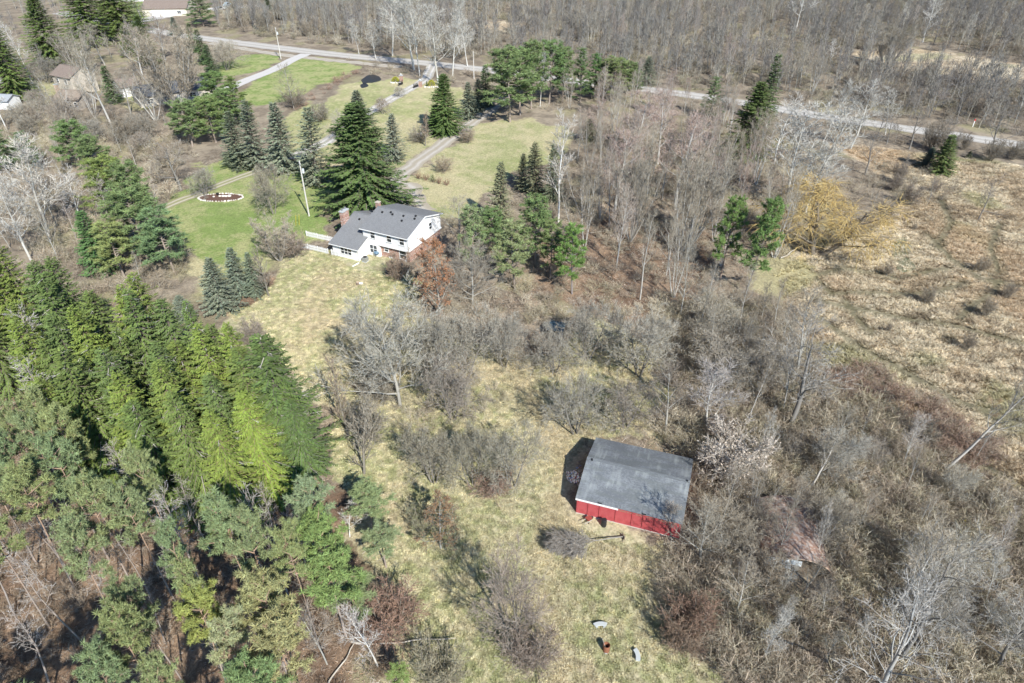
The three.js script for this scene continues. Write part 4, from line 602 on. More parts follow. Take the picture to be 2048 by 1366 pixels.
tb('column', 851, 292, 218, 24, 'reddish slim bare tree at the verge of the dirt driveway', { tint: [1, .85, .8] });
tb('bush', 838, 284, 252, 42, 'low bare shrub on the verge of the dirt driveway', {});
tb('bush', 935, 285, 255, 36, 'small bare shrub inside the dirt driveway bend', { tint: [1.1, 1, .95] });
tb('bush', 888, 345, 310, 40, 'sparse bare shrub on the field by the planting row', { tint: [1.3, 1.2, 1.1] });
tb('birch', 1080, 212, 94, 44, 'white birch standing before the roadside pines', { v: 1 });
tb('birch', 1117, 446, 214, 60, 'tall thin white aspen at the edge of the middle wood', { v: 0, tint: [.85, .82, .78] });
// cottonwoods along the road
[[718, 108, 30, 40, 'thin white tree at the roadside above the lawn'], [752, 118, 40, 36, 'thin white tree second along the roadside'], [828, 140, -60, 90, 'tall pale cottonwood left of the gate'], [840, 152, -40, 70, 'tall pale cottonwood right above the gate'], [876, 170, 0, 70, 'tall pale cottonwood with a white foot beside the gate'], [905, 152, -20, 60, 'tall pale cottonwood second from the gate'], [935, 132, 20, 60, 'pale cottonwood beside the roadside post'], [785, 112, -30, 60, 'pale tree across the road from the gate']].forEach(([x, y, t, w, l], i) => tb('white', x, y, t, w, l, { v: i % 3 }));
// middle wood: reddish maples and tall slender trees
[[1262, 335, 172, 150, 'wide pinkish bare maple at the front of the middle wood'], [1315, 330, 178, 110, 'pinkish bare maple beside the gravel road, left of the large spruce'], [1200, 300, 195, 90, 'pinkish bare maple at the field corner'], [1350, 420, 220, 120, 'pinkish maple in front of the large dark spruce'], [1230, 420, 250, 100, 'reddish maple near the white aspen']].forEach(([x, y, t, w, l], i) => tb('maple', x, y, t, w, l, { v: i % 2, tint: [1.2, 1.08, 1.06] }));
[[1260, 486, 300, 90, 'tall grey tree with forked pale limbs in the middle wood'], [1380, 492, 290, 110, 'tall fan of grey limbs left of the bright green pines']].forEach(([x, y, t, w, l], i) => tb('fan', x, y, t, w, l, { v: i }));
[[1548, 330, 182, 60, 'bright white aspen in front of the pale crowns', 'birch'], [1575, 430, 190, 130, 'wide whitish bare tree right of the large dark spruce', 'white'], [1610, 425, 185, 120, 'whitish bare tree above the willow', 'white'], [1640, 300, 150, 70, 'pale bare tree where the road leaves the wood', 'white'], [1700, 300, 160, 90, 'pale bare tree at the roadside above the willow', 'white'], [1770, 270, 170, 70, 'pale bare roadside tree with slim crown', 'white'], [1445, 400, 285, 100, 'grey bare tree below the large dark spruce', 'grey'], [1590, 62, -70, 120, 'brilliant white bare sycamore in the far wood', 'birch'], [1845, 85, -20, 60, 'tall white tree at the back of the far marsh', 'birch'], [1660, 130, 78, 40, 'white slim birch in the far wood', 'birch'], [1420, 85, 18, 70, 'round greyish bare tree in the far wood', 'grey'], [1770, 135, 40, 110, 'orange-brown bare tree in front of the far marsh', 'fan']].forEach(([x, y, t, w, l, k], i) => tb(k, x, y, t, w, l, { v: i % KINDS[k].length }));
tb('willow', 1630, 510, 345, 250, 'golden weeping willow at the marsh edge', {});
[[1818, 300, 190, 70, 'dark forked bare tree between the road and the dry field'], [1978, 310, 200, 80, 'dark forked bare tree beside the gravel road, right of the lone spruce'], [1955, 442, 345, 60, 'small dark forked tree standing in the marsh'], [1730, 350, 250, 60, 'dark bare tree left of the lone spruce']].forEach(([x, y, t, w, l], i) => tb('gnarly', x, y, t, w, l, { v: i % 2, tint: [.75, .72, .7] }));
tb('gnarly', 1574, 862, 640, 250, 'large dark bare tree with crooked limbs at the marsh edge', { v: 0, lean: [.12, -.05], tint: [.95, .95, .95] });
tb('grey', 1590, 760, 580, 120, 'grey bare tree by the marsh trail', { v: 1 });
tb('slender', 1884, 946, 720, 110, 'leaning grey tree over the brown marsh', { v: 1, lean: [.3, .1], tint: [.95, .95, .95] });
tb('slender', 1615, 985, 880, 80, 'bare grey tree over the thicket behind the arched shed', { v: 2, lean: [.12, 0] });
tb('sycamore', 1735, 1440, 1150, 330, 'old pale sycamore with crooked white limbs at the bottom corner', { lean: [-.12, -.1], tint: [1, 1, 1], bark: [.8, .8, .8] });
tb('gnarly', 1790, 1335, 1060, 190, 'tall bare tree rising behind the pale sycamore', { v: 1 });
tb('gnarly', 1985, 1345, 1180, 200, 'spreading grey tree at the lower right corner', { v: 0, tint: [1.15, 1.15, 1.15] });
tb('slender', 1770, 1240, 1040, 110, 'grey bare tree in the thicket right of the arched shed', { v: 0, tint: [1.25, 1.2, 1.15] });
tb('grey', 1425, 1090, 990, 90, 'bare grey tree between the barn and the arched shed', { v: 0, tint: [1.2, 1.15, 1.1] });
tb('grey', 1400, 1130, 985, 110, 'bare brown tree against the barn end', { v: 1 });
tb('grey', 1470, 1240, 1130, 110, 'pale bare tree in the thicket below the arched shed', { v: 2, tint: [1.3, 1.25, 1.2] });
tb('grey', 1640, 1245, 1170, 70, 'thin pale tree in front of the arched shed opening', { v: 1, tint: [1.2, 1.15, 1.15] });
tb('blossom', 1455, 960, 860, 140, 'pale cream shrub right behind the barn', {});
tb('blossom', 1432, 880, 830, 60, 'pale twiggy shrub up the slope from the cream shrub', { tint: [.7, .65, .62] });
tb('white', 1415, 870, 720, 120, 'pale lilac-grey bare tree on the slope behind the barn', { v: 1, tint: [.8, .76, .78] });
tb('grey', 1360, 640, 470, 80, 'bare tree where the middle wood meets the orchard', { v: 2 });
// ---- orchard and meadow
tb('spread', 800, 812, 556, 235, 'largest grey spreading tree in the meadow', { v: 0, tint: [.98, .98, .96] });
tb('bush', 762, 800, 740, 80, 'brown shrub at the foot of the largest meadow tree', {});
tb('apple', 868, 765, 610, 110, 'grey old apple tree beside the largest meadow tree', { v: 0 });
tb('apple', 935, 745, 605, 150, 'whitish old apple tree with dense lichened limbs', { v: 1, tint: [1.15, 1.14, 1.12] });
tb('apple', 905, 838, 720, 140, 'brown old apple tree in the middle of the meadow clump', { v: 2, tint: [.9, .85, .85] });
tb('apple', 1010, 735, 620, 100, 'old apple tree at the open end of the meadow clump', { v: 0 });
tb('apple', 1108, 745, 655, 120, 'bare apple tree hiding the small blue-roofed shelter', { v: 1, tint: [1.05, 1.05, 1.05] });
tb('apple', 1175, 720, 600, 120, 'bare apple tree behind the small shelter', { v: 2 });
tb('apple', 1278, 752, 610, 150, 'large grey apple tree at the wood side of the orchard', { v: 0, tint: [1.2, 1.2, 1.2] });
tb('apple', 1150, 868, 735, 140, 'round bare apple tree above the barn', { v: 1 });
tb('apple', 1250, 856, 765, 110, 'sparse bare apple tree behind the barn roof', { v: 2, tint: [.95, .9, .9] });
tb('grey', 1330, 870, 720, 110, 'dark bare tree at the corner behind the barn', { v: 0, tint: [.8, .75, .75] });
tb('apple', 868, 966, 850, 120, 'left dense bare tree of the three in mid meadow', { v: 2, tint: [.95, .93, .85] });
tb('apple', 945, 972, 850, 120, 'middle dense bare tree of the three in mid meadow', { v: 0, tint: [.9, .9, .82] });
tb('apple', 1025, 975, 850, 130, 'right dense bare tree of the three in mid meadow', { v: 1, tint: [1.05, 1.05, 1.0] });
tb('bush', 990, 985, 945, 80, 'low red-brown brush under the three meadow trees', { tint: [1.1, .85, .8] });
tb('rust', 882, 1098, 1000, 92, 'small tree with rusty leaves in the lower meadow', { tint: [.8, .95, 1] });
tb('olive', 848, 1072, 1010, 60, 'olive bare shrub beside the small rusty tree', {});
tb('spread', 1042, 1302, 1092, 185, 'large purple-brown bare tree in the lower meadow', { v: 1, tint: [.8, .7, .67], bark: [.6, .55, .52] });
tb('bush', 1062, 1330, 1262, 110, 'brown brush around the foot of the purple-brown tree', { tint: [.9, .8, .8] });
tb('column', 728, 948, 790, 60, 'narrow brown tree, lower of two at the meadow side', {});
tb('column', 696, 872, 712, 50, 'narrow brown tree, upper of two at the meadow side', { tint: [1, .9, .85] });
tb('bush', 735, 880, 800, 90, 'brown shrub beside the narrow trees', {});
tb('bush', 505, 690, 635, 60, 'faint grey shrub on the dry grass behind the grove', { tint: [1.1, 1.05, 1.1] });
tb('rust', 880, 632, 470, 96, 'tall oak holding rusty brown leaves beside the house', { tint: [1.05, .98, .95] });
tb('bush', 800, 560, 500, 60, 'bare shrub before the brick wall of the house', { tint: [1, .85, .8] });
tb('grey', 920, 520, 395, 90, 'grey bare tree at the back corner of the house', { v: 0, tint: [1.05, 1.05, 1.05] });
tb('spread', 945, 612, 480, 120, 'brown bare tree between the rusty oak and the pines', { v: 1, tint: [.85, .8, .75] });
tb('bush', 1385, 1262, 1190, 105, 'dark red shrub at the right edge of the lower meadow', { tint: [.8, .58, .52] });
tb('bush', 1362, 1300, 1240, 80, 'red-brown shrub below the dark red shrub', { tint: [.85, .68, .6] });
tb('bush', 785, 1262, 1180, 130, 'red-brown shrub at the left edge of the lower meadow', { tint: [1, .72, .66] });
tb('birch', 757, 1335, 1215, 110, 'small white bare tree in the red-brown shrubs', { v: 1, tint: [.85, .82, .82] });
tb('grey', 655, 1330, 1190, 90, 'grey bare tree between the olive pines and red-brown shrubs', { v: 2, tint: [1, .95, 1] });
tb('bush', 880, 1366, 1300, 110, 'sparse bare shrub below the fallen log', { tint: [1.1, 1.1, .95] });
tb('grey', 1345, 1062, 1010, 60, 'thin bare sapling in front of the barn wall', { v: 1, tint: [1.4, 1.3, 1.3] });
// slender trees that fill the middle wood and the woods across the road: one cannot tell them apart
function scatter(poly, n, k, h0, h1, label, group, o = {}) {
  const P = poly.map(p => g(...p)), r = rngOf(o.seed ?? 5), xs = P.map(p => p[0]), zs = P.map(p => p[1]), X0 = Math.min(...xs), X1 = Math.max(...xs), Z0 = Math.min(...zs), Z1 = Math.max(...zs); let made = 0;
  for (let tries = 0; made < n && tries < n * 60; tries++) {
    const x = X0 + r() * (X1 - X0), z = Z0 + r() * (Z1 - Z0); let inside = false;
    for (let a = 0, b = P.length - 1; a < P.length; b = a++) if ((P[a][1] > z) !== (P[b][1] > z) && x < (P[b][0] - P[a][0]) * (z - P[a][1]) / (P[b][1] - P[a][1]) + P[a][0]) inside = !inside;
    if (!inside || used.some(u => Math.hypot(u[0] - x, u[1] - z) < (o.gap ?? 2.4))) continue;
    const kk = Array.isArray(k) ? k[Math.floor(r() * k.length)] : k, h = h0 + r() * (h1 - h0); setTree(kk, x, z, h, label, group, { v: Math.floor(r() * KINDS[kk].length), tint: o.tints ? o.tints[Math.floor(r() * o.tints.length)] : 0, wide: .8 + r() * .4 }); made++;
  }
}
const WT = [[1, 1, 1], [1.1, 1.06, 1.04], [.88, .86, .84], [1.22, 1.2, 1.16], [1.02, .95, .93]];
scatter([[1130, 330], [1230, 270], [1500, 300], [1560, 420], [1570, 540], [1420, 640], [1330, 640], [1150, 600], [1120, 470]], 44, ['slender', 'vase', 'vase', 'maple'], 12.5, 17.5, 'slender bare tree in the wood between the house and the willow', 'trees filling the middle wood', { seed: 11, tints: [[1.15, 1.12, 1.08], [1.3, 1.27, 1.22], [1, .97, .94], [1.2, 1.1, 1.07]], gap: 3.4 });
scatter([[1390, 640], [1540, 640], [1600, 760], [1580, 900], [1450, 900], [1380, 780]], 20, ['grey', 'slender', 'apple'], 7, 12, 'bare brown tree on the slope between the orchard and the marsh', 'trees on the marsh slope', { seed: 12, tints: WT });
scatter([[1420, 920], [1700, 900], [2000, 1020], [2060, 1366], [1500, 1380], [1400, 1200]], 30, ['grey', 'vase', 'spread', 'white'], 5, 10, 'bare tree poking out of the thicket around the arched shed', 'trees in the shed thicket', { seed: 13, tints: WT, gap: 3.2 });
scatter([[620, 20], [1000, 20], [1030, 100], [930, 118], [780, 100], [640, 80]], 36, ['grey', 'vase', 'slender'], 9, 15, 'grey bare tree in the wood across the road from the gate', 'roadside wood across from the gate', { seed: 14, tints: WT, gap: 4 });
scatter([[1030, 20], [1600, 20], [1660, 205], [1400, 165], [1140, 130]], 74, ['grey', 'vase', 'maple'], 9, 15, 'grey bare tree in the wood beyond the gravel road', 'wood beyond the gravel road', { seed: 15, tints: WT, gap: 4.5 });
scatter([[1640, 10], [2060, 10], [2060, 95], [1800, 85], [1660, 80]], 30, ['grey', 'slender', 'white'], 8, 13, 'grey bare tree behind the far marsh strip', 'wood behind the far marsh', { seed: 16, tints: WT, gap: 5 });
scatter([[1680, 150], [2060, 180], [2060, 260], [1700, 225]], 24, ['grey', 'gnarly', 'bush'], 6, 10, 'dark bare tree between the far marsh and the road', 'trees along the far side of the road', { seed: 17, tints: [[.85, .82, .85], [1, .95, 1]], gap: 4 });
scatter([[0, 340], [180, 300], [330, 330], [340, 400], [300, 600], [200, 560], [60, 560], [0, 480]], 22, ['grey', 'slender', 'snag'], 8, 13, 'bare tree in the mixed wood behind the pine line', 'mixed wood behind the pine line', { seed: 18, tints: WT, gap: 3 });
scatter([[60, 240], [200, 270], [330, 290], [340, 340], [180, 300], [30, 300]], 14, ['grey', 'bush', 'apple'], 5, 9, 'bare shrubby tree in the brush below the tan house', 'brush below the tan house', { seed: 19, tints: WT, gap: 3.5 });
scatter([[440, 40], [620, 25], [640, 75], [560, 72], [450, 55]], 16, ['bush', 'grey'], 5, 9, 'bare brown bush in the thicket across the road from the lawn', 'thicket across from the lawn', { seed: 20, tints: WT, gap: 4 });
scatter([[-60, 1000], [120, 960], [420, 1020], [640, 1130], [640, 1366], [-60, 1366]], 20, ['snag'], 9, 14, 'thin dead pine pole in the shade of the plantation', 'thin poles in the plantation', { seed: 21, tints: [[.8, .78, .75], [1, 1, 1]], gap: 2.2 });
tb('softpine', 985, 505, 412, 54, 'dark pine between the grey conifer and the dense pine right of the house', { tint: [.85, .95, .9] });
tb('softpine', 1100, 560, 436, 52, 'green pine behind the bright bare-boled pine', { tint: [1.1, 1.05, 1] });
tb('softpine', 1040, 230, 92, 70, 'pine filling the gap between the biggest pine and the birch', { tint: [.9, .95, .9] });
tb('softpine', 1205, 196, 118, 50, 'dusky pine between the slim roadside pines', { tint: [1.1, 1, 1.1] });
tb('softpine', 1252, 190, 120, 56, 'dusky pine near the end of the roadside row', { tint: [1, .95, 1] });
scatter([[1130, 215], [1250, 205], [1420, 235], [1540, 262], [1540, 285], [1250, 262]], 24, ['maple', 'vase', 'slender'], 9, 14, 'bare tree screening the road behind the pinkish maples', 'trees screening the road', { seed: 23, tints: WT, gap: 2.6 });
scatter([[1700, 268], [1800, 275], [2060, 318], [2060, 335], [1800, 300]], 14, ['grey', 'bush', 'gnarly'], 4, 9, 'dark bare tree or bush between the road and the dry field', 'trees below the road', { seed: 24, tints: [[.9, .88, .88], [.8, .78, .78]], gap: 4 });
scatter([[1700, 860], [1900, 900], [2060, 960], [2060, 1080], [1800, 1000], [1640, 930]], 12, ['grey', 'slender', 'bush'], 4, 8, 'bare grey tree where the thicket meets the brown marsh', 'trees at the marsh foot', { seed: 25, tints: WT, gap: 4 });
scatter([[1740, 330], [1900, 350], [1860, 420], [1780, 450], [1720, 430]], 10, ['bush', 'grey'], 3, 6, 'bare purple-grey bush right of the golden willow', 'bushes right of the willow', { seed: 26, tints: [[.95, .88, .88], [.85, .8, .82]], gap: 3 });
scatter([[90, 215], [210, 245], [250, 230], [330, 240], [340, 280], [150, 262], [60, 245]], 12, ['bush', 'grey', 'apple'], 3, 7, 'bare shrub growing close around the tan house', 'shrubs around the tan house', { seed: 27, tints: WT, gap: 2.6 });
tb('grey', 1525, 1190, 1110, 60, 'pale bare tree in front of the left foot of the arched shed', { v: 0, tint: [1.15, 1.1, 1.05] });
tb('apple', 1648, 1085, 985, 120, 'twiggy bare tree behind the right side of the arched shed', { v: 1, tint: [1.1, 1.05, 1] });
tb('apple', 1470, 1110, 1040, 90, 'twiggy bare tree between the barn and the arched shed', { v: 2, tint: [1.1, 1.05, 1] });
// pines of the same plantation nearer than the picture's lower edge; their shadows lie on its floor
[[-41, -21], [-36, -19.5], [-31, -21], [-26, -19], [-21, -20.5], [-46, -24], [-34, -16], [-28, -15.5]].forEach(([x, z], i) => setTree('scots', x, z, 15.5 + (i % 3), 'plantation pine nearest the viewer, below the picture edge', 'plantation pines below the picture edge', { v: i % 4, tint: PG[i % 4] }));
// bare crowns and evergreens standing in front of and between the neighbours' houses
tb('vase', 190, 236, 118, 80, 'pale bare tree with open crown right before the tan house', { v: 0, tint: [1.05, 1.02, 1] });
tb('vase', 128, 240, 140, 70, 'grey bare tree before the stone chimney of the tan house', { v: 1 });
tb('grey', 262, 228, 130, 80, 'grey bare tree before the small white outbuilding', { v: 0 });
tb('vase', 312, 240, 135, 90, 'grey bare tree at the left end of the dark-roofed house', { v: 2 });
tb('apple', 60, 250, 195, 80, 'bare twiggy tree between the white shed and the tan house', { v: 1, tint: [1.1, 1.08, 1.05] });
tb('maple', 330, 120, 22, 90, 'pinkish bare tree by the road above the dark-roofed house', { v: 0 });
tb('yew', 300, 128, 30, 46, 'dark spruce between the small outbuilding and the road', { tint: [1, 1, .85] });
tb('thin', 232, 205, 130, 34, 'dark narrow spruce between the tan house and the outbuilding', { tint: [.8, .85, .85] });
tb('grey', 20, 130, 10, 80, 'bare tree at the far left edge behind the dark spruce', { v: 2, tint: [1.15, 1.12, 1.1] });
tb('softpine', 462, 262, 175, 60, 'green pine hiding the end of the dark-roofed house', { tint: [.95, 1.02, .9] });
scatter([[1680, 480], [1780, 440], [2040, 480], [2060, 760], [1900, 760], [1720, 660]], 9, ['bush', 'gnarly'], 1.6, 4, 'small dark bush standing alone in the tan marsh', 'lone bushes of the marsh', { seed: 29, tints: [[.9, .85, .82], [1.05, 1, .95]], gap: 8 });
tb('bush', 1530, 1165, 1100, 90, 'brown bush before the left foot of the arched shed', { v: 0, tint: [1.1, 1.03, .98] });
tb('grey', 1600, 1200, 1105, 70, 'thin bare tree crossing the front of the arched shed', { v: 2, tint: [1.1, 1.05, 1] });
tb('apple', 1515, 1075, 1000, 90, 'twiggy tree along the left side of the arched shed', { v: 0, tint: [1.15, 1.1, 1.05] });
// ---------------------------------------------------------------- yard things
function pole(px, py, row, label, arms) {
  const [x, z] = g(px, py), h = heightTo(x, z, row), P = thing('utility_pole', label, 'pole', x, relief(x, z), z, .5); part('shaft', new THREE.CylinderGeometry(.11, .17, h + .2, 10), std(.56, .53, .48, .9), P, 0, h / 2 - .1, 0);
  if (arms) { part('transformer', new THREE.CylinderGeometry(.24, .24, .85, 12), std(.55, .58, .58, .5), P, .4, h - 2.1, 0); box('bracket', .4, .08, .08, .2, h - 1.9, 0, metalG, P); box('cross_arm', .1, .1, 1.3, 0, h - .5, 0, woodP, P); for (const s of [-.55, 0, .55]) part('insulator', new THREE.CylinderGeometry(.05, .06, .18, 8), white, P, 0, h - .36, s); }
}
pole(618.5, 432.5, 322, 'weathered utility pole with grey transformer on the lawn by the house', true);
pole(562, 118, 54, 'utility pole at the roadside above the concrete driveway', true);
pole(948, 158, 102, 'plain white pole at the roadside beside the cottonwoods', false);
{ const [x, z] = g(592, 452); for (const k of [0, 1]) { const q = thing('guy_wire_guard', k ? 'yellow guy wire guard nearer the utility pole' : 'yellow guy wire guard farther from the utility pole', 'guard', x + k * .55, relief(x, z), z - k * .3); part('tube', new THREE.CylinderGeometry(.035, .035, 2.5, 6), yellow, q, 0, 1.2, 0); part('clamp', new THREE.CylinderGeometry(.05, .05, .1, 6), metalG, q, 0, 2.4, 0); q.rotation.z = -.16; } }
function picketFence(x0, z0, x1, z1, label, gapAt) {
  const L = Math.hypot(x1 - x0, z1 - z0), F = thing('picket_fence', label, 'fence', x0, .05, z0, -Math.atan2(z1 - z0, x1 - x0)), n = Math.round(L / .19), s = new THREE.Shape([[-.055, 0], [.055, 0], [.055, 1.0], [0, 1.1], [-.055, 1.0]].map(p => new THREE.Vector2(...p))), pg = new THREE.ExtrudeGeometry(s, { depth: .022, bevelEnabled: false });
  for (let k = 0; k <= n; k++) part('picket', pg, white, F, k / n * L, .06 + .03 * Math.sin(k * .7), 0).rotation.z = (vn(k * 3.3, 1) - .5) * .05;
  const m = Math.max(2, Math.round(L / 2.3)); for (let k = 0; k <= m; k++) box('post', .1, 1.15, .1, k / m * L, .55, -.07, white, F); for (const y of [.32, .82]) box('rail', L, .09, .045, L / 2, y, -.026, white, F);
}
picketFence(-39.7, -114.1, -33.5, -111.3, 'white picket fence run nearest the meadow beside the house'); picketFence(-39.2, -118.6, -32.4, -115.5, 'white picket fence run on the lawn side of the house'); picketFence(-32.75, -110.95, -31.35, -110.35, 'short white picket gate between the fence and house corner');
{ const [x, z] = g(600, 490); const b = thing('plank', 'white plank lying between the picket fences', 'plank', x - 2, .12, z - 1, .6); box('board', 1.9, .06, .22, 0, 0, 0, white, b); box('cleat', .1, .06, .3, .6, .06, 0, white, b); }
{ // things along the house wall
  const [x, z] = g(731, 523), a = thing('air_conditioner', 'grey air conditioner unit on the ground by the house', 'air conditioner', x, .06, z, -.45); box('cabinet', .85, .8, .85, 0, .45, 0, metalG, a); box('base', .95, .08, .95, 0, .04, 0, conc, a); part('fan_grille', new THREE.TorusGeometry(.33, .05, 6, 18).rotateX(Math.PI / 2), black, a, 0, .86, 0); part('fan', new THREE.CylinderGeometry(.28, .28, .03, 16), darkIn, a, 0, .86, 0);
  const [x2, z2] = g(754, 514.5), gr = thing('kettle_grill', 'blue-grey kettle grill against the white house wall', 'grill', x2, .06, z2); part('bowl', new THREE.SphereGeometry(.5, 16, 10, 0, 6.3, Math.PI / 2, Math.PI / 2).scale(1, .7, 1), blueM, gr, 0, .85, 0); part('lid', new THREE.SphereGeometry(.52, 16, 10, 0, 6.3, 0, Math.PI / 2).scale(1, .65, 1), std(.12, .19, .26, .35), gr, 0, .87, 0); for (let k = 0; k < 3; k++) { const l = part('leg', new THREE.CylinderGeometry(.03, .03, .75, 6), black, gr, Math.cos(k * 2.1) * .3, .35, Math.sin(k * 2.1) * .3); } part('handle', new THREE.TorusGeometry(.08, .02, 6, 10, Math.PI), woodP, gr, 0, 1.2, 0);
  const [x3, z3] = g(783, 545), fp = thing('fire_ring', 'dark round fire ring on the grass behind the house', 'fire ring', x3, relief(x3, z3), z3); part('ring', new THREE.TorusGeometry(.95, .14, 8, 24).rotateX(Math.PI / 2), std(.07, .07, .075, .8), fp, 0, .12, 0); part('ash', new THREE.CylinderGeometry(.9, .9, .06, 24), std(.03, .03, .032, 1), fp, 0, .06, 0);
  const [x4, z4] = g(716, 569), st = thing('tree_stump', 'pale cut stump with wood pieces on the lawn behind the house', 'stump', x4, relief(x4, z4), z4); part('bole', new THREE.CylinderGeometry(.3, .4, .45, 9), std(.2, .15, .11, .95), st, 0, .2, 0); part('cut_face', new THREE.CylinderGeometry(.29, .29, .03, 9), std(.55, .42, .3, .9), st, 0, .435, 0); const lg = part('log_piece', new THREE.CylinderGeometry(.2, .2, .6, 8).rotateZ(1.5), std(.72, .68, .62, .9), st, .55, .2, .05);
  const [x5, z5] = g(712, 531), ds = thing('downspout_trough', 'white trough leading from the house corner', 'trough', x5, .09, z5, 1.0); box('channel', 1.6, .05, .22, 0, .06, 0, white, ds); for (const s of [-1, 1]) box('lip', 1.6, .1, .03, 0, .1, s * .11, white, ds);
}
{ // stone-ringed bed
  const cx = g(442, 396), b = thing('flower_bed', 'mulched flower bed ringed with pale stones on the green lawn', 'flower bed', cx[0], relief(...cx), cx[1]); const r = rngOf(55), stones = [1, 2, 3].map(s => { const q = new THREE.IcosahedronGeometry(.2, 1), p = q.attributes.position; for (let i = 0; i < p.count; i++) { const k = .8 + .4 * vn(p.getX(i) * 9 + s * 7, p.getZ(i) * 9 + p.getY(i) * 5); p.setXYZ(i, p.getX(i) * k * 1.2, p.getY(i) * k * .8, p.getZ(i) * k); } q.computeVertexNormals(); return q; }), sm = [stone, std(.66, .62, .56, .9), std(.5, .45, .4, .9)];
  const A = 4.7, Bz = 2.1; for (let k = 0; k < 46; k++) { const t = k / 46 * 6.283, q = part('stone', stones[k % 3], sm[Math.floor(r() * 3)], b, Math.cos(t) * A + (r() - .5) * .2, .1, Math.sin(t) * Bz + (r() - .5) * .2); q.rotation.y = r() * 6; q.scale.setScalar(.75 + r() * .6); }
  part('mulch', new THREE.CylinderGeometry(1, 1.03, .12, 36).scale(A - .1, 1, Bz - .1), std(.13, .07, .05, 1), b, 0, .04, 0); for (const [x, z, s] of [[.3, -.6, 1.7], [.9, -.5, 1.5], [1.6, -.65, 1.9], [-1.6, -.3, 1.1], [-.4, -.55, 1.3]]) part('stone', stones[1], sm[1], b, x, .16, z).scale.setScalar(s); 
  const pot = [-1.1, -1.3]; part('planter', new THREE.CylinderGeometry(.32, .24, .5, 12), black, b, pot[0], .3, pot[1]);
}
{ // entrance gate on the gravel driveway: brick piers, open leaves, golden globe shrubs
  const pier = (px, py, label) => { const [x, z] = g(px, py), p = thing('gate_pier', label, 'pier', x, -.02, z, -.3); const c = box('brick_column', .9, 1.9, .9, 0, .95, 0, brick, p); box('pier_cap', 1.1, .16, 1.1, 0, 1.98, 0, conc, p); part('lamp', new THREE.SphereGeometry(.2, 12, 8), white, p, 0, 2.32, 0); part('lamp_stem', new THREE.CylinderGeometry(.05, .08, .16, 8), black, p, 0, 2.12, 0); };
  pier(803, 163, 'brick gate pier left of the gravel driveway'); pier(841, 174, 'brick gate pier right of the gravel driveway');
  const leaf = (px, py, turn, label) => { const [x, z] = g(px, py), p = thing('gate', label, 'gate', x, 0, z, turn); const top = new THREE.Shape([[0, 1.35], [1.2, 1.15], [2.2, 1.35], [2.2, 1.43], [1.2, 1.23], [0, 1.43]].map(q => new THREE.Vector2(...q))); part('top_rail', new THREE.ExtrudeGeometry(top, { depth: .05, bevelEnabled: false }), black, p); box('bottom_rail', 2.2, .08, .05, 1.1, .2, .025, black, p); for (let k = 0; k <= 11; k++) box('bar', .06, 1.2 - .12 * Math.sin(k / 11 * 3.14), .04, k * .2, .78 - .06 * Math.sin(k / 11 * 3.14), .025, black, p); box('panel', 2.1, .6, .03, 1.1, .55, .025, black, p); };
  leaf(797, 172, 1.0, 'black iron gate leaf at the left pier'); leaf(827, 177, 1.0, 'black iron gate leaf at the right pier');
  const globe = (px, py, w, label) => { const [x, z] = g(px, py), q = thing('globe_shrub', label, 'shrub', x, 0, z), r = rngOf(px | 0), C = new GB(); for (let k = 0; k < 900; k++) { const d = rdir(r); d[1] = Math.abs(d[1]); const c = add([0, .15, 0], [d[0] * w, d[1] * w * 1.35, d[2] * w], .72 + r() * .3), u = nrm(add(d, rdir(r), .6)), s = nrm(crs(u, rdir(r))); C.tri(add(c, s, .06), add(c, s, -.06), add(c, u, .22), tone([.34, .33, .035], r, .3)); } part('foliage', C.geo(), vc, q); part('stem', new THREE.CylinderGeometry(.06, .09, .4, 6), woodP, q, 0, .15, 0); };
  globe(791, 164, 1.15, 'golden globe shrub left of the gate'); globe(863, 171, 1.15, 'golden globe shrub right of the gate'); 
  const cn = (px, py, h, label) => { const [x, z] = g(px, py); setTree('thin', x, z, h, label, undefined, { d: h * .42, tint: [1, 1.05, .8] }); }; cn(854, 172, 1.7, 'tiny upright evergreen beside the right golden globe shrub');
  const r = rngOf(77), rk = new THREE.DodecahedronGeometry(.3, 0); const edge = (px0, px1, py, label) => { const [x, z] = g((px0 + px1) / 2, py), q = thing('stone_edging', label, 'stones', x, 0, z), n = 7, wd = (px1 - px0) / FOC * depthAt(x, z); for (let k = 0; k < n; k++) { const s = part('stone', rk, k % 2 ? stone : std(.66, .63, .6, .9), q, (k / (n - 1) - .5) * wd, .12, (r() - .5) * .8); s.scale.set(.8 + r() * .8, .7 + r() * .5, .8 + r() * .6); s.rotation.y = r() * 6; } };
  edge(782, 800, 166, 'pale edging stones under the left golden globe shrub'); edge(850, 875, 175, 'pale edging stones under the right golden globe shrub');
}
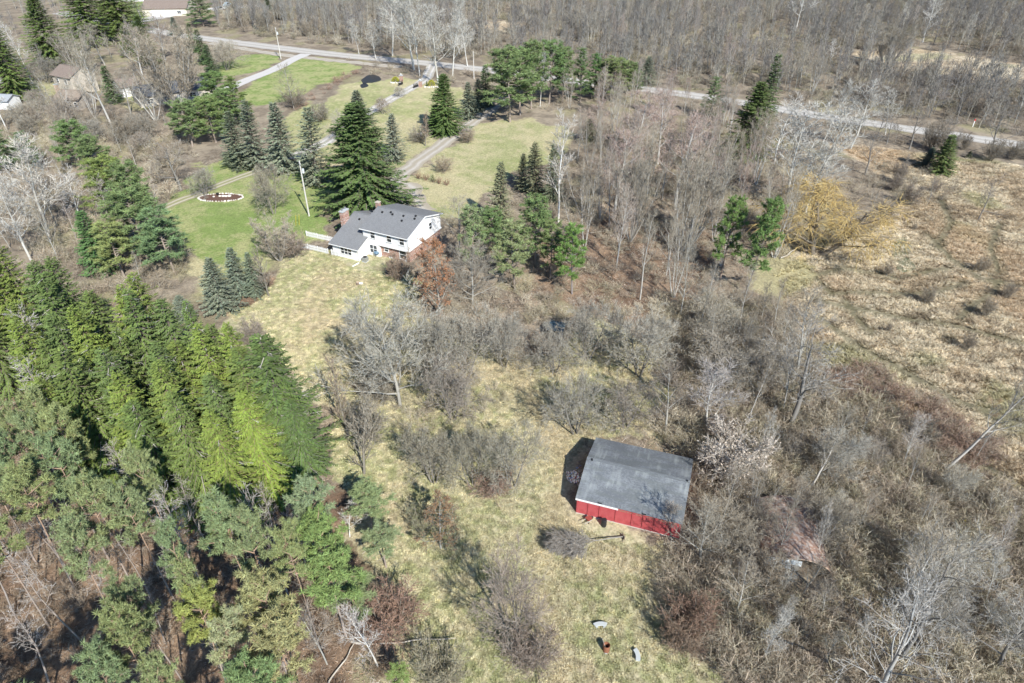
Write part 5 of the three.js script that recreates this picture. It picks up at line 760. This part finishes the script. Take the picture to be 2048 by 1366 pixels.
{ // pond, snow, puddles: the setting
  const blob = (pts, y, mat, name) => { const q = pts.map(p => g(...p)), c = [0, 1].map(k => q.reduce((a, b) => a + b[k], 0) / q.length), s = new THREE.Shape(new THREE.SplineCurve([...q, q[0]].map(p => new THREE.Vector2(p[0] - c[0], -(p[1] - c[1])))).getPoints(50)); const G = new THREE.ShapeGeometry(s); G.rotateX(-Math.PI / 2); G.translate(c[0], y, c[1]); return structure(name, G, mat); };
  const water = new THREE.MeshPhysicalMaterial({ color: new THREE.Color().setRGB(.03, .034, .036), roughness: .35 });
  blob([[722, 160], [738, 150], [756, 152], [762, 160], [748, 165], [735, 166], [727, 168]], .03, water, 'pond'); blob([[720, 170], [730, 166], [737, 172], [724, 176]], .03, water, 'pond');
  blob([[1782, 485], [1806, 478], [1822, 492], [1818, 520], [1830, 540], [1800, 548], [1788, 525]], .4, new THREE.MeshPhysicalMaterial({ color: new THREE.Color().setRGB(.13, .15, .085), roughness: .5 }), 'marsh_pool');
  blob([[1715, 655], [1740, 672], [1775, 700], [1800, 720], [1778, 716], [1740, 692], [1712, 668]].map(p => [p[0] + 90, p[1] + 30]), .26, new THREE.MeshPhysicalMaterial({ color: new THREE.Color().setRGB(.07, .075, .035), roughness: .3 }), 'marsh_pool');
  // shiny crumpled sheeting in the shade beside the barn, mirroring the sky
  const foil = new THREE.MeshStandardMaterial({ color: new THREE.Color().setRGB(.93, .94, .95), metalness: 1, roughness: .22, side: THREE.DoubleSide, flatShading: true }), r = rngOf(404), c = g(1146, 957);
  const sh = thing('silver_sheet', 'crumpled silvery sheet lying in the shade beside the barn', 'sheet', c[0], relief(...c) + .03, c[1], .3), NQ = 16, pos = [], id = []; const keep = [];
  for (let b = 0; b <= NQ; b++) for (let a = 0; a <= NQ; a++) { const x = (a / NQ - .5) * 1.7, z = (b / NQ - .5) * 2.3; pos.push(x + (r() - .5) * .06, .03 + .1 * r(), z + (r() - .5) * .06); }
  for (let b = 0; b < NQ; b++) for (let a = 0; a < NQ; a++) { const u = (a + .5) / NQ - .5, v = (b + .5) / NQ - .5; if (Math.hypot(u * 2, v * 2) > .75 + .35 * vn(a * .6, b * .6 + 4) || NT[a * 31 + b * 97] < .1) continue; const k = b * (NQ + 1) + a; id.push(k, k + NQ + 1, k + 1, k + 1, k + NQ + 1, k + NQ + 2); }
  const sg = new THREE.BufferGeometry(); sg.setAttribute('position', new THREE.Float32BufferAttribute(pos, 3)); sg.setIndex(id); const fl = sg.toNonIndexed(); fl.computeVertexNormals(); part('foil', fl, foil, sh);
  const gs = []; for (let k = 0; k < 120; k++) { const x = c[0] + .85 + (r() - .5) * .5 + (r() - .5) * .7, z = c[1] + .5 + (r() - .5) * 4.8, q = new THREE.TetrahedronGeometry(.09 * (.4 + r()), 0).scale(1, .4, 1); q.rotateY(r() * 6); q.translate(x, relief(x, z) + .05, z); gs.push(q); }
  const m = shade(new THREE.Mesh(mergeGeometries(gs), foil)); m.name = 'foil_scraps'; m.userData = { kind: 'stuff', label: 'shiny scraps strewn along the shaded barn wall', category: 'scraps' }; scene.add(m);
}
// row of small clipped evergreens on the field, brown trunks
[[838, 358], [853, 361], [866, 365], [878, 368], [893, 371]].forEach(([px, py], k) => { const [x, z] = g(px, py), t = thing(k === 2 ? 'young_evergreen' : 'young_shrub', ['leftmost brown young shrub in the planted row', 'second brown young shrub in the planted row', 'single green young evergreen in the planted row', 'fourth brown young shrub in the planted row', 'rightmost brown young shrub in the planted row'][k], 'shrub', x, relief(x, z), z); const C = shrubGeo(600 + k, { stems: 16, w: .5, h: k === 2 ? 1.9 : 1.6, n2: 6, n3: 4, tw: .018, arch: .15, bark: [.2, .13, .1], twig: k === 2 ? [.09, .14, .05] : [.27, .16, .11] }); part('foliage', C.geo(), vc, t); part('stem', new THREE.CylinderGeometry(.06, .08, .6, 6), std(.2, .13, .1, 1), t, 0, .2, 0); });
{ // burn barrel and benches
  const [x, z] = g(1211.8, 1302), B = thing('burn_barrel', 'rusty open burn barrel on the dry grass with a stick in it', 'barrel', x, relief(x, z) + .02, z); const wall = new THREE.LatheGeometry([[0, .02], [.28, .02], [.3, 0], [.3, .28], [.315, .3], [.3, .32], [.3, .6], [.315, .62], [.3, .64], [.3, .9], [.285, .9], [.28, .06], [0, .06]].map(p => new THREE.Vector2(...p)), 24); part('drum', wall, rustM, B); part('rim', new THREE.TorusGeometry(.295, .018, 6, 24).rotateX(Math.PI / 2), std(.2, .08, .045, .9), B, 0, .9, 0); part('ash', new THREE.CylinderGeometry(.275, .275, .2, 16), std(.04, .035, .032, 1), B, 0, .25, 0); const st = part('stick', new THREE.CylinderGeometry(.014, .018, 1.35, 6), woodP, B, -.24, 1.0, -.08); st.rotation.set(-.18, 0, .3); const bk = box('support_block', .22, .1, .12, -.05, .03, .3, conc, B);
  const bench = (px, py, turn, arc, label) => { const [bx0, bz0] = g(px, py), b = thing('bench', label, 'bench', bx0, relief(bx0, bz0), bz0, turn); const s = new THREE.Shape(); s.absarc(0, -1.1, 1.35, Math.PI / 2 - arc, Math.PI / 2 + arc, false); s.absarc(0, -1.1, .97, Math.PI / 2 + arc, Math.PI / 2 - arc, true); const q = new THREE.ExtrudeGeometry(s, { depth: .07, bevelEnabled: true, bevelSize: .015, bevelThickness: .015, bevelSegments: 2 }); q.rotateX(-Math.PI / 2); q.translate(0, .36, 0); part('seat', q, conc, b); for (const sd of [-1, 1]) { const a = sd * arc * .66, l = box('leg', .12, .36, .34, Math.sin(a) * 1.16, .18, 1.1 - Math.cos(a) * 1.16, conc, b); l.rotation.y = -a; } };
  bench(1200, 1254, .05, .5, 'pale curved concrete bench beyond the burn barrel'); bench(1273, 1314, -1.45, .46, 'pale curved concrete bench right of the burn barrel');
}
{ // fallen trees and logs
  const [x, z] = g(1245, 1078), P = KINDS.fallen[0], t = thing('fallen_tree', 'fallen bare tree lying on the grass before the barn', 'tree', x, .4, z); t.rotation.set(0, 0, 0); t.scale.setScalar(.92); t.rotateOnWorldAxis(new THREE.Vector3(0, 1, 0), 0); const ax = new THREE.Vector3(.3, 0, 1).normalize(); t.rotateOnWorldAxis(ax, 1.4); part('trunk', P.t, tinted(.75, .75, .75), t); part('crown', P.c, vc, t).scale.set(.75, 1, 1.6); const rb = new GB(), rr = rngOf(8); for (let k = 0; k < 16; k++) { const d = rdir(rr); d[1] = -Math.abs(d[1]) * .5; rb.tube([[0, 0, 0], add([0, 0, 0], d, .3), add([0, 0, 0], add(d, rdir(rr), .5), .55)], [.07, .05, .02], 4, [.2, .15, .11]); } part('root_plate', rb.geo(), vc, t);
  const log = (a, b, rad, label, nb, seed) => { const A = g(...a), B = g(...b), r = rngOf(seed), L = Math.hypot(B[0] - A[0], B[1] - A[1]), t = thing('fallen_log', label, 'log', A[0], relief(...A), A[1], -Math.atan2(B[1] - A[1], B[0] - A[0])), pts = [], rd = [], T = new GB(); for (let k = 0; k <= 12; k++) { pts.push([k / 12 * L, rad + .12 + (r() - .5) * .1 + (k > 6 ? .1 : 0), (vn(k * .5, seed) - .5) * .35]); rd.push(rad * (1 - k / 12 * .6)); } T.tube(pts, rd, 7, () => tone([.50, .45, .38], r, .15)); part('bole', T.geo(), vc, t); const C = new GB(); for (let k = 0; k < nb; k++) { const q = pts[4 + Math.floor(r() * 8)], d = nrm([(r() - .3) * .4, -.05 + r() * .25, 1]), l = 1 + r() * 2; C.strip(q, add(q, d, l), .03, .01, nrm(crs(d, rdir(r))), tone([.42, .37, .31], r, .2)); } if (nb) part('branch', C.geo(), vc, t); };
  log([702, 1292], [912, 1282], .09, 'long pale fallen log with side branches in the lower meadow', 26, 3); log([1560, 520], [1600, 498], .14, 'bleached fallen limb beside the willow foot', 3, 4); log([640, 1390], [715, 1290], .1, 'thin pale fallen pole under the grey bare tree', 0, 5); log([1180, 470], [1300, 455], .1, 'fallen grey stem on the floor of the middle wood', 4, 6);
  log([1492, 688], [1545, 682], .08, 'short fallen stem on the marsh slope', 3, 9);
}
{ // white marker with red head at the far roadside, mailbox, white tank, yellow trailer
  const [x, z] = g(1945, 254), p = thing('road_marker', 'white road marker with red head beside the gravel road', 'marker', x, 0, z); box('post', .16, 1.7, .08, 0, .85, 0, white, p); box('head', .3, .5, .09, 0, 1.9, 0, std(.5, .04, .04, .6), p);
  const [x2, z2] = g(238, 265), t = thing('propane_tank', 'white propane tank at the foot of the forked grey tree', 'tank', x2, 0, z2, .1); part('shell', new THREE.CapsuleGeometry(.5, 2.0, 6, 14).rotateZ(Math.PI / 2), white, t, 0, .75, 0); for (const s of [-.7, .7]) box('foot', .15, .3, .7, s, .12, 0, conc, t); part('valve_dome', new THREE.CylinderGeometry(.2, .2, .22, 10), trim, t, 0, 1.3, 0);
  const [x3, z3] = g(1925, 1060), y = thing('yellow_frame', 'small yellow metal frame half buried in the right-hand thicket', 'frame', x3, relief(x3, z3), z3, -.25); for (const s of [-.3, .3]) box('side_rail', .07, .07, 1.9, s, .45, 0, yellow, y); for (let k = 0; k < 6; k++) box('rung', .62, .05, .12, 0, .45, -.85 + k * .34, k % 2 ? black : yellow, y); for (const s of [-.8, .8]) for (const q of [-.3, .3]) box('leg', .06, .45, .06, q, .2, s, yellow, y);
  const [x4, z4] = g(826, 280), w = thing('hay_bale', 'pale wrapped bale under the driveway spruce', 'bale', x4 + 1.5, 0, z4 - 2, .4); part('roll', new THREE.CylinderGeometry(.6, .6, 1.2, 16).rotateZ(Math.PI / 2), std(.55, .58, .58, .6), w, 0, .6, 0); part('wrap_band', new THREE.TorusGeometry(.605, .02, 6, 20).rotateY(Math.PI / 2), trim, w, 0, .6, 0);
}
// ---------------------------------------------------------------- what nobody could count
function inst(name, geo, mat, label, list) {
  const m = new THREE.InstancedMesh(geo, mat, list.length), o = new THREE.Object3D(), c = new THREE.Color();
  list.forEach((q, i) => { o.position.set(q.x, q.y ?? relief(q.x, q.z), q.z); o.rotation.set(0, q.a, 0); o.scale.set(q.s * (q.w ?? 1), q.s, q.s * (q.w ?? 1)); o.updateMatrix(); m.setMatrixAt(i, o.matrix); m.setColorAt(i, c.setRGB(...q.c)); });
  m.name = numbered(name); m.userData = { kind: 'stuff', label, category: label.split(' ').pop() }; shade(m); scene.add(m); return m;
}
const inPoly = (P, x, z) => { let s = false; for (let a = 0, b = P.length - 1; a < P.length; b = a++) if ((P[a][1] > z) !== (P[b][1] > z) && x < (P[b][0] - P[a][0]) * (z - P[a][1]) / (P[b][1] - P[a][1]) + P[a][0]) s = !s; return s; };
function sow(poly, n, seed, f) { const P = poly.map(p => g(...p)), r = rngOf(seed), xs = P.map(p => p[0]), zs = P.map(p => p[1]), X0 = Math.min(...xs), X1 = Math.max(...xs), Z0 = Math.min(...zs), Z1 = Math.max(...zs), out = []; for (let i = 0; i < n; i++) { const x = X0 + r() * (X1 - X0), z = Z0 + r() * (Z1 - Z0); if (!inPoly(P, x, z)) continue; const q = f(x, z, r); if (q) out.push({ x, z, a: r() * 6.283, ...q }); } return out; }
const openAt = (x, z) => Math.max(look(Z.meadow, x, z), look(Z.lawn, x, z), look(Z.olive, x, z), look(Z.path, x, z));
const roadQ = new THREE.CatmullRomCurve3(ROAD.map(p => { const q = g(...p); return new THREE.Vector3(q[0], 0, q[1]); })).getSpacedPoints(160);
const offRoad = (x, z, m = 6) => !roadQ.some(p => Math.abs(p.x - x) < m && Math.abs(p.z - z) < m && Math.hypot(p.x - x, p.z - z) < m);
const MB = { stems: 12, w: 2, h: 2.6, n2: 8, n3: 5, tw: .019, bark: BROWN, twig: TWB };
const shrubA = [501, 502, 503].map(s => shrubGeo(s, MB).geo()), shrubT = new THREE.MeshStandardMaterial({ vertexColors: true, roughness: .95, side: THREE.DoubleSide });
const SC = [[1.15, 1.12, 1.06], [1.4, 1.37, 1.28], [1, .95, .9], [1.25, 1.15, 1.1], [1.12, 1.12, .95], [1.65, 1.62, 1.52]];
const free = (x, z, m = 0) => !clearOf.some(c => Math.hypot(c[0] - x, c[1] - z) < c[2] + m);
const patchy = (x, z, k = .045) => fbm(x * k + 31, z * k + 12, 2);
const shrubAt = (h0, h1, open = .35, mar = .25, tint) => (x, z, r) => { if (openAt(x, z) > open || look(Z.marsh, x, z) > mar || !free(x, z) || !offRoad(x, z)) return null; const n = patchy(x, z), c = SC[Math.floor(clamp(n * 1.3 - .15 + (r() - .5) * .6, 0, .99) * 6)], k = .8 + r() * .45; return { s: (h0 + (h1 - h0) * r()) / 2.6, w: .9 + r() * .5, c: [c[0] * k, c[1] * k, c[2] * k] }; };
function split(name, label, list, geos, mat) { const n = geos.length; geos.forEach((q, k) => { const l = list.filter((_, i) => i % n === k); if (l.length) inst(name, q, mat, label, l); }); }
// thicket on the right, from the barn to the marsh and the lower corner
split('thicket', 'tangled bare brush around the barn and arched shed', sow([[1380, 900], [1500, 870], [1640, 760], [1800, 850], [2060, 1000], [2400, 1250], [2400, 1600], [1400, 1600], [1340, 1300], [1330, 1130], [1380, 1080]], 2600, 31, shrubAt(1.2, 2.9, .3, .4)), shrubA, shrubT);
split('slope_brush', 'bare brush on the slope between orchard and marsh', sow([[1290, 620], [1560, 600], [1640, 720], [1600, 860], [1400, 920], [1300, 880], [1330, 760]], 900, 32, shrubAt(1.0, 2.6)), shrubA, shrubT);
split('wood_undergrowth', 'thin brown undergrowth of the middle wood', sow([[900, 440], [1060, 400], [1150, 300], [1240, 250], [1560, 250], [1660, 320], [1700, 420], [1600, 500], [1560, 600], [1400, 640], [1100, 650], [880, 640]], 1500, 33, shrubAt(.8, 2.4)), shrubA, shrubT);
split('orchard_brush', 'bare brush between the old apple trees', sow([[690, 640], [850, 600], [1080, 620], [1100, 720], [1010, 800], [900, 870], [760, 870], [690, 800]], 170, 34, (x, z, r) => ({ s: .35 + r() * .5, w: 1 + r() * .4, c: SC[Math.floor(r() * 6)] })), shrubA, shrubT);
split('left_brush', 'bare brush of the mixed wood behind the pine line', sow([[-80, 230], [180, 240], [420, 290], [360, 340], [330, 420], [380, 560], [330, 640], [150, 620], [-100, 560]], 1300, 35, shrubAt(1.2, 3.2)), shrubA, shrubT);
split('plantation_brush', 'dry brush on the plantation floor', sow([[-200, 1000], [200, 960], [650, 1060], [800, 1220], [790, 1500], [-300, 1500]], 700, 36, (x, z, r) => openAt(x, z) > .3 ? null : ({ s: .25 + r() * .5, w: 1.2, c: [[1, .85, .75], [.8, .65, .55], [1.2, 1.1, 1.05]][Math.floor(r() * 3)] })), shrubA, shrubT);
split('roadside_brush', 'bare brush along the near side of the road', sow([[640, 118], [860, 128], [1000, 140], [1240, 178], [1500, 215], [1720, 262], [2060, 310], [2060, 345], [1900, 300], [1700, 285], [1560, 270], [1300, 200], [1130, 240], [1000, 215], [960, 180], [820, 155], [700, 150]], 900, 37, shrubAt(1.0, 2.6, .3, .5)), shrubA, shrubT);
split('marsh_shrubs', 'low reddish brush along the brown marsh edge', sow([[1640, 740], [1740, 740], [1900, 830], [2000, 900], [1950, 960], [1800, 880], [1680, 830]], 260, 38, (x, z, r) => ({ s: .4 + r() * .5, w: 1.3, c: [[1.1, .85, .8], [1.2, 1.1, 1.05], [.95, .75, .7]][Math.floor(r() * 3)] })), shrubA, shrubT);
split('lawn_strip_brush', 'brown hedge brush between the two lawns', sow([[590, 225], [640, 195], [690, 160], [720, 145], [705, 140], [640, 178], [590, 205]], 130, 39, (x, z, r) => ({ s: .3 + r() * .35, w: 1.3, c: [1.1, .85, .8] })), shrubA, shrubT);
split('field_willow_brush', 'bare brush around the golden willow and the dry field', sow([[1640, 430], [1700, 330], [1850, 350], [1930, 390], [1860, 410], [1780, 440], [1740, 480], [1660, 520]], 170, 43, (x, z, r) => ({ s: .5 + r() * .6, w: 1.2, c: SC[Math.floor(r() * 4)] })), shrubA, shrubT);
split('marsh_weeds', 'scattered dry weed clumps in the tan marsh', sow([[1600, 560], [1700, 450], [1860, 400], [2150, 350], [2300, 600], [2300, 1000], [1900, 900], [1680, 720]], 420, 44, (x, z, r) => look(Z.marsh, x, z) < .5 || patchy(x, z, .08) < .5 ? null : ({ s: .15 + r() * .3, w: 1.6, c: [[1.3, 1.05, .8], [.9, .72, .6], [1.5, 1.3, 1.05]][Math.floor(r() * 3)] })), shrubA, shrubT);
// far woods as one mass: small bare crowns
const farA = [521, 522].map(s => { const b = bareTree(s, { h: 10, r: .14, clear: .25, n: [9, 5, 5], ang: [.7, .65, .6], up: .13, gnarl: .16, l1: .34, ratio: .5, tl: .8, tw: .036, bark: [.31, .30, .275], twig: [.22, .21, .195] }); const a = b.trunk.geo(), c = b.crown.geo(); return mergeGeometries([a, c]); });
const farAt = (h0, h1) => (x, z, r) => { if (look(Z.marsh, x, z) > .15 || openAt(x, z) > .2 || !offRoad(x, z, 7) || !free(x, z, 3)) return null; const n = patchy(x, z, .02), c = [[1, 1, .98], [.82, .8, .8], [1.2, 1.17, 1.08], [.95, .92, .95]][Math.floor(clamp(n * 1.2 - .1 + (r() - .5) * .5, 0, .99) * 4)]; return { s: (h0 + (h1 - h0) * r()) / 10, w: .9 + r() * .4, c }; };
split('far_woodland', 'grey leafless woodland beyond the road', sow([[440, 55], [700, 88], [860, 105], [1140, 138], [1560, 195], [1860, 245], [2100, 280], [2500, 200], [2300, -40], [1024, -60], [560, -50], [420, 10]], 8000, 40, farAt(5.5, 12)), farA, vc);
split('far_brush', 'low brush under the far woodland', sow([[440, 62], [700, 98], [860, 112], [1140, 145], [1560, 202], [1860, 250], [2100, 285], [2300, 200], [2200, 0], [1024, -20], [560, -10], [430, 20]], 6500, 41, (x, z, r) => { const q = shrubAt(2, 4, .3, .3)(x, z, r); if (q) q.c = q.c.map((v, i) => v * [.78, .8, .83][i]); return q; }), shrubA, shrubT);
split('far_left_woodland', 'grey leafless woodland behind the neighbours', sow([[-200, -40], [260, -40], [300, 30], [260, 120], [120, 170], [-100, 190], [-250, 150]], 700, 42, farAt(5, 10)), farA, vc);
// dry grass tufts
function tuft(seed, n, h, w, spread, lay) { const r = rngOf(seed), C = new GB(); for (let k = 0; k < n; k++) { const a = r() * 6.3, p = [Math.cos(a) * r() * spread, 0, Math.sin(a) * r() * spread], d = nrm([Math.cos(a) * (lay + r() * .8), 1, Math.sin(a) * (lay + r() * .8)]), l = h * (.5 + r() * .7); C.strip(p, add(p, d, l), w, 0, nrm(crs(d, rdir(r))), tone([1, 1, 1], r, .25)); } return C.geo(); }
const tuftA = [701, 702].map(s => tuft(s, 24, .17, .026, .2, .6)), marshA = [711, 712].map(s => tuft(s, 34, .5, .028, .32, .9));
split('dry_grass', 'short dry grass tufts of the meadow', sow([[380, 560], [600, 480], [860, 520], [1000, 680], [1360, 680], [1380, 880], [1180, 1000], [1360, 1100], [1500, 1500], [740, 1500], [640, 800]], 120000, 50, (x, z, r) => { const m = look(Z.meadow, x, z); if (m < r() * .7 + .15 || !free(x, z)) return null; const c = groundColor(x, z, false), k = .65 + r() * .75; return { s: .6 + r() * .8, c: [c[0] * k * 1.1, c[1] * k * 1.1, c[2] * k * 1.1] }; }), tuftA, shrubT);
split('marsh_grass', 'matted tan sedge of the marsh', sow([[1540, 560], [1700, 440], [1860, 380], [1660, 290], [2150, 340], [2300, 600], [2300, 1060], [1900, 950], [1640, 720]], 60000, 51, (x, z, r) => { const m = look(Z.marsh, x, z); if (m < .25 + r() * .4) return null; for (const t of trails) if (t(x, z) < .7) return null; const c = groundColor(x, z, false), k = .7 + r() * .75; return { s: .6 + r() * 1.0, c: [c[0] * k * 1.1, c[1] * k * 1.1, c[2] * k * 1.1] }; }), marshA, shrubT);
split('litter', 'fallen twigs and leaves on the wood floor', sow([[-300, 640], [300, 600], [700, 980], [900, 620], [1100, 480], [1300, 300], [1600, 300], [1640, 560], [1560, 700], [1800, 860], [2300, 1100], [2300, 1500], [-600, 1500]], 26000, 52, (x, z, r) => { if (openAt(x, z) > .3 || look(Z.marsh, x, z) > .4 || x < NX0 || x > NX1 || z < NZ0) return null; const k = .7 + r() * .7; return { s: .7 + r() * .8, c: [[.36, .27, .2], [.25, .18, .13], [.44, .38, .32], [.3, .2, .13]][Math.floor(r() * 4)].map(v => v * k) }; }), [tuft(721, 18, .35, .03, .9, 2.2), tuft(722, 18, .5, .022, .9, 2.6)], shrubT);
console.log('things', scene.children.length);
renderer.render(scene, camera);
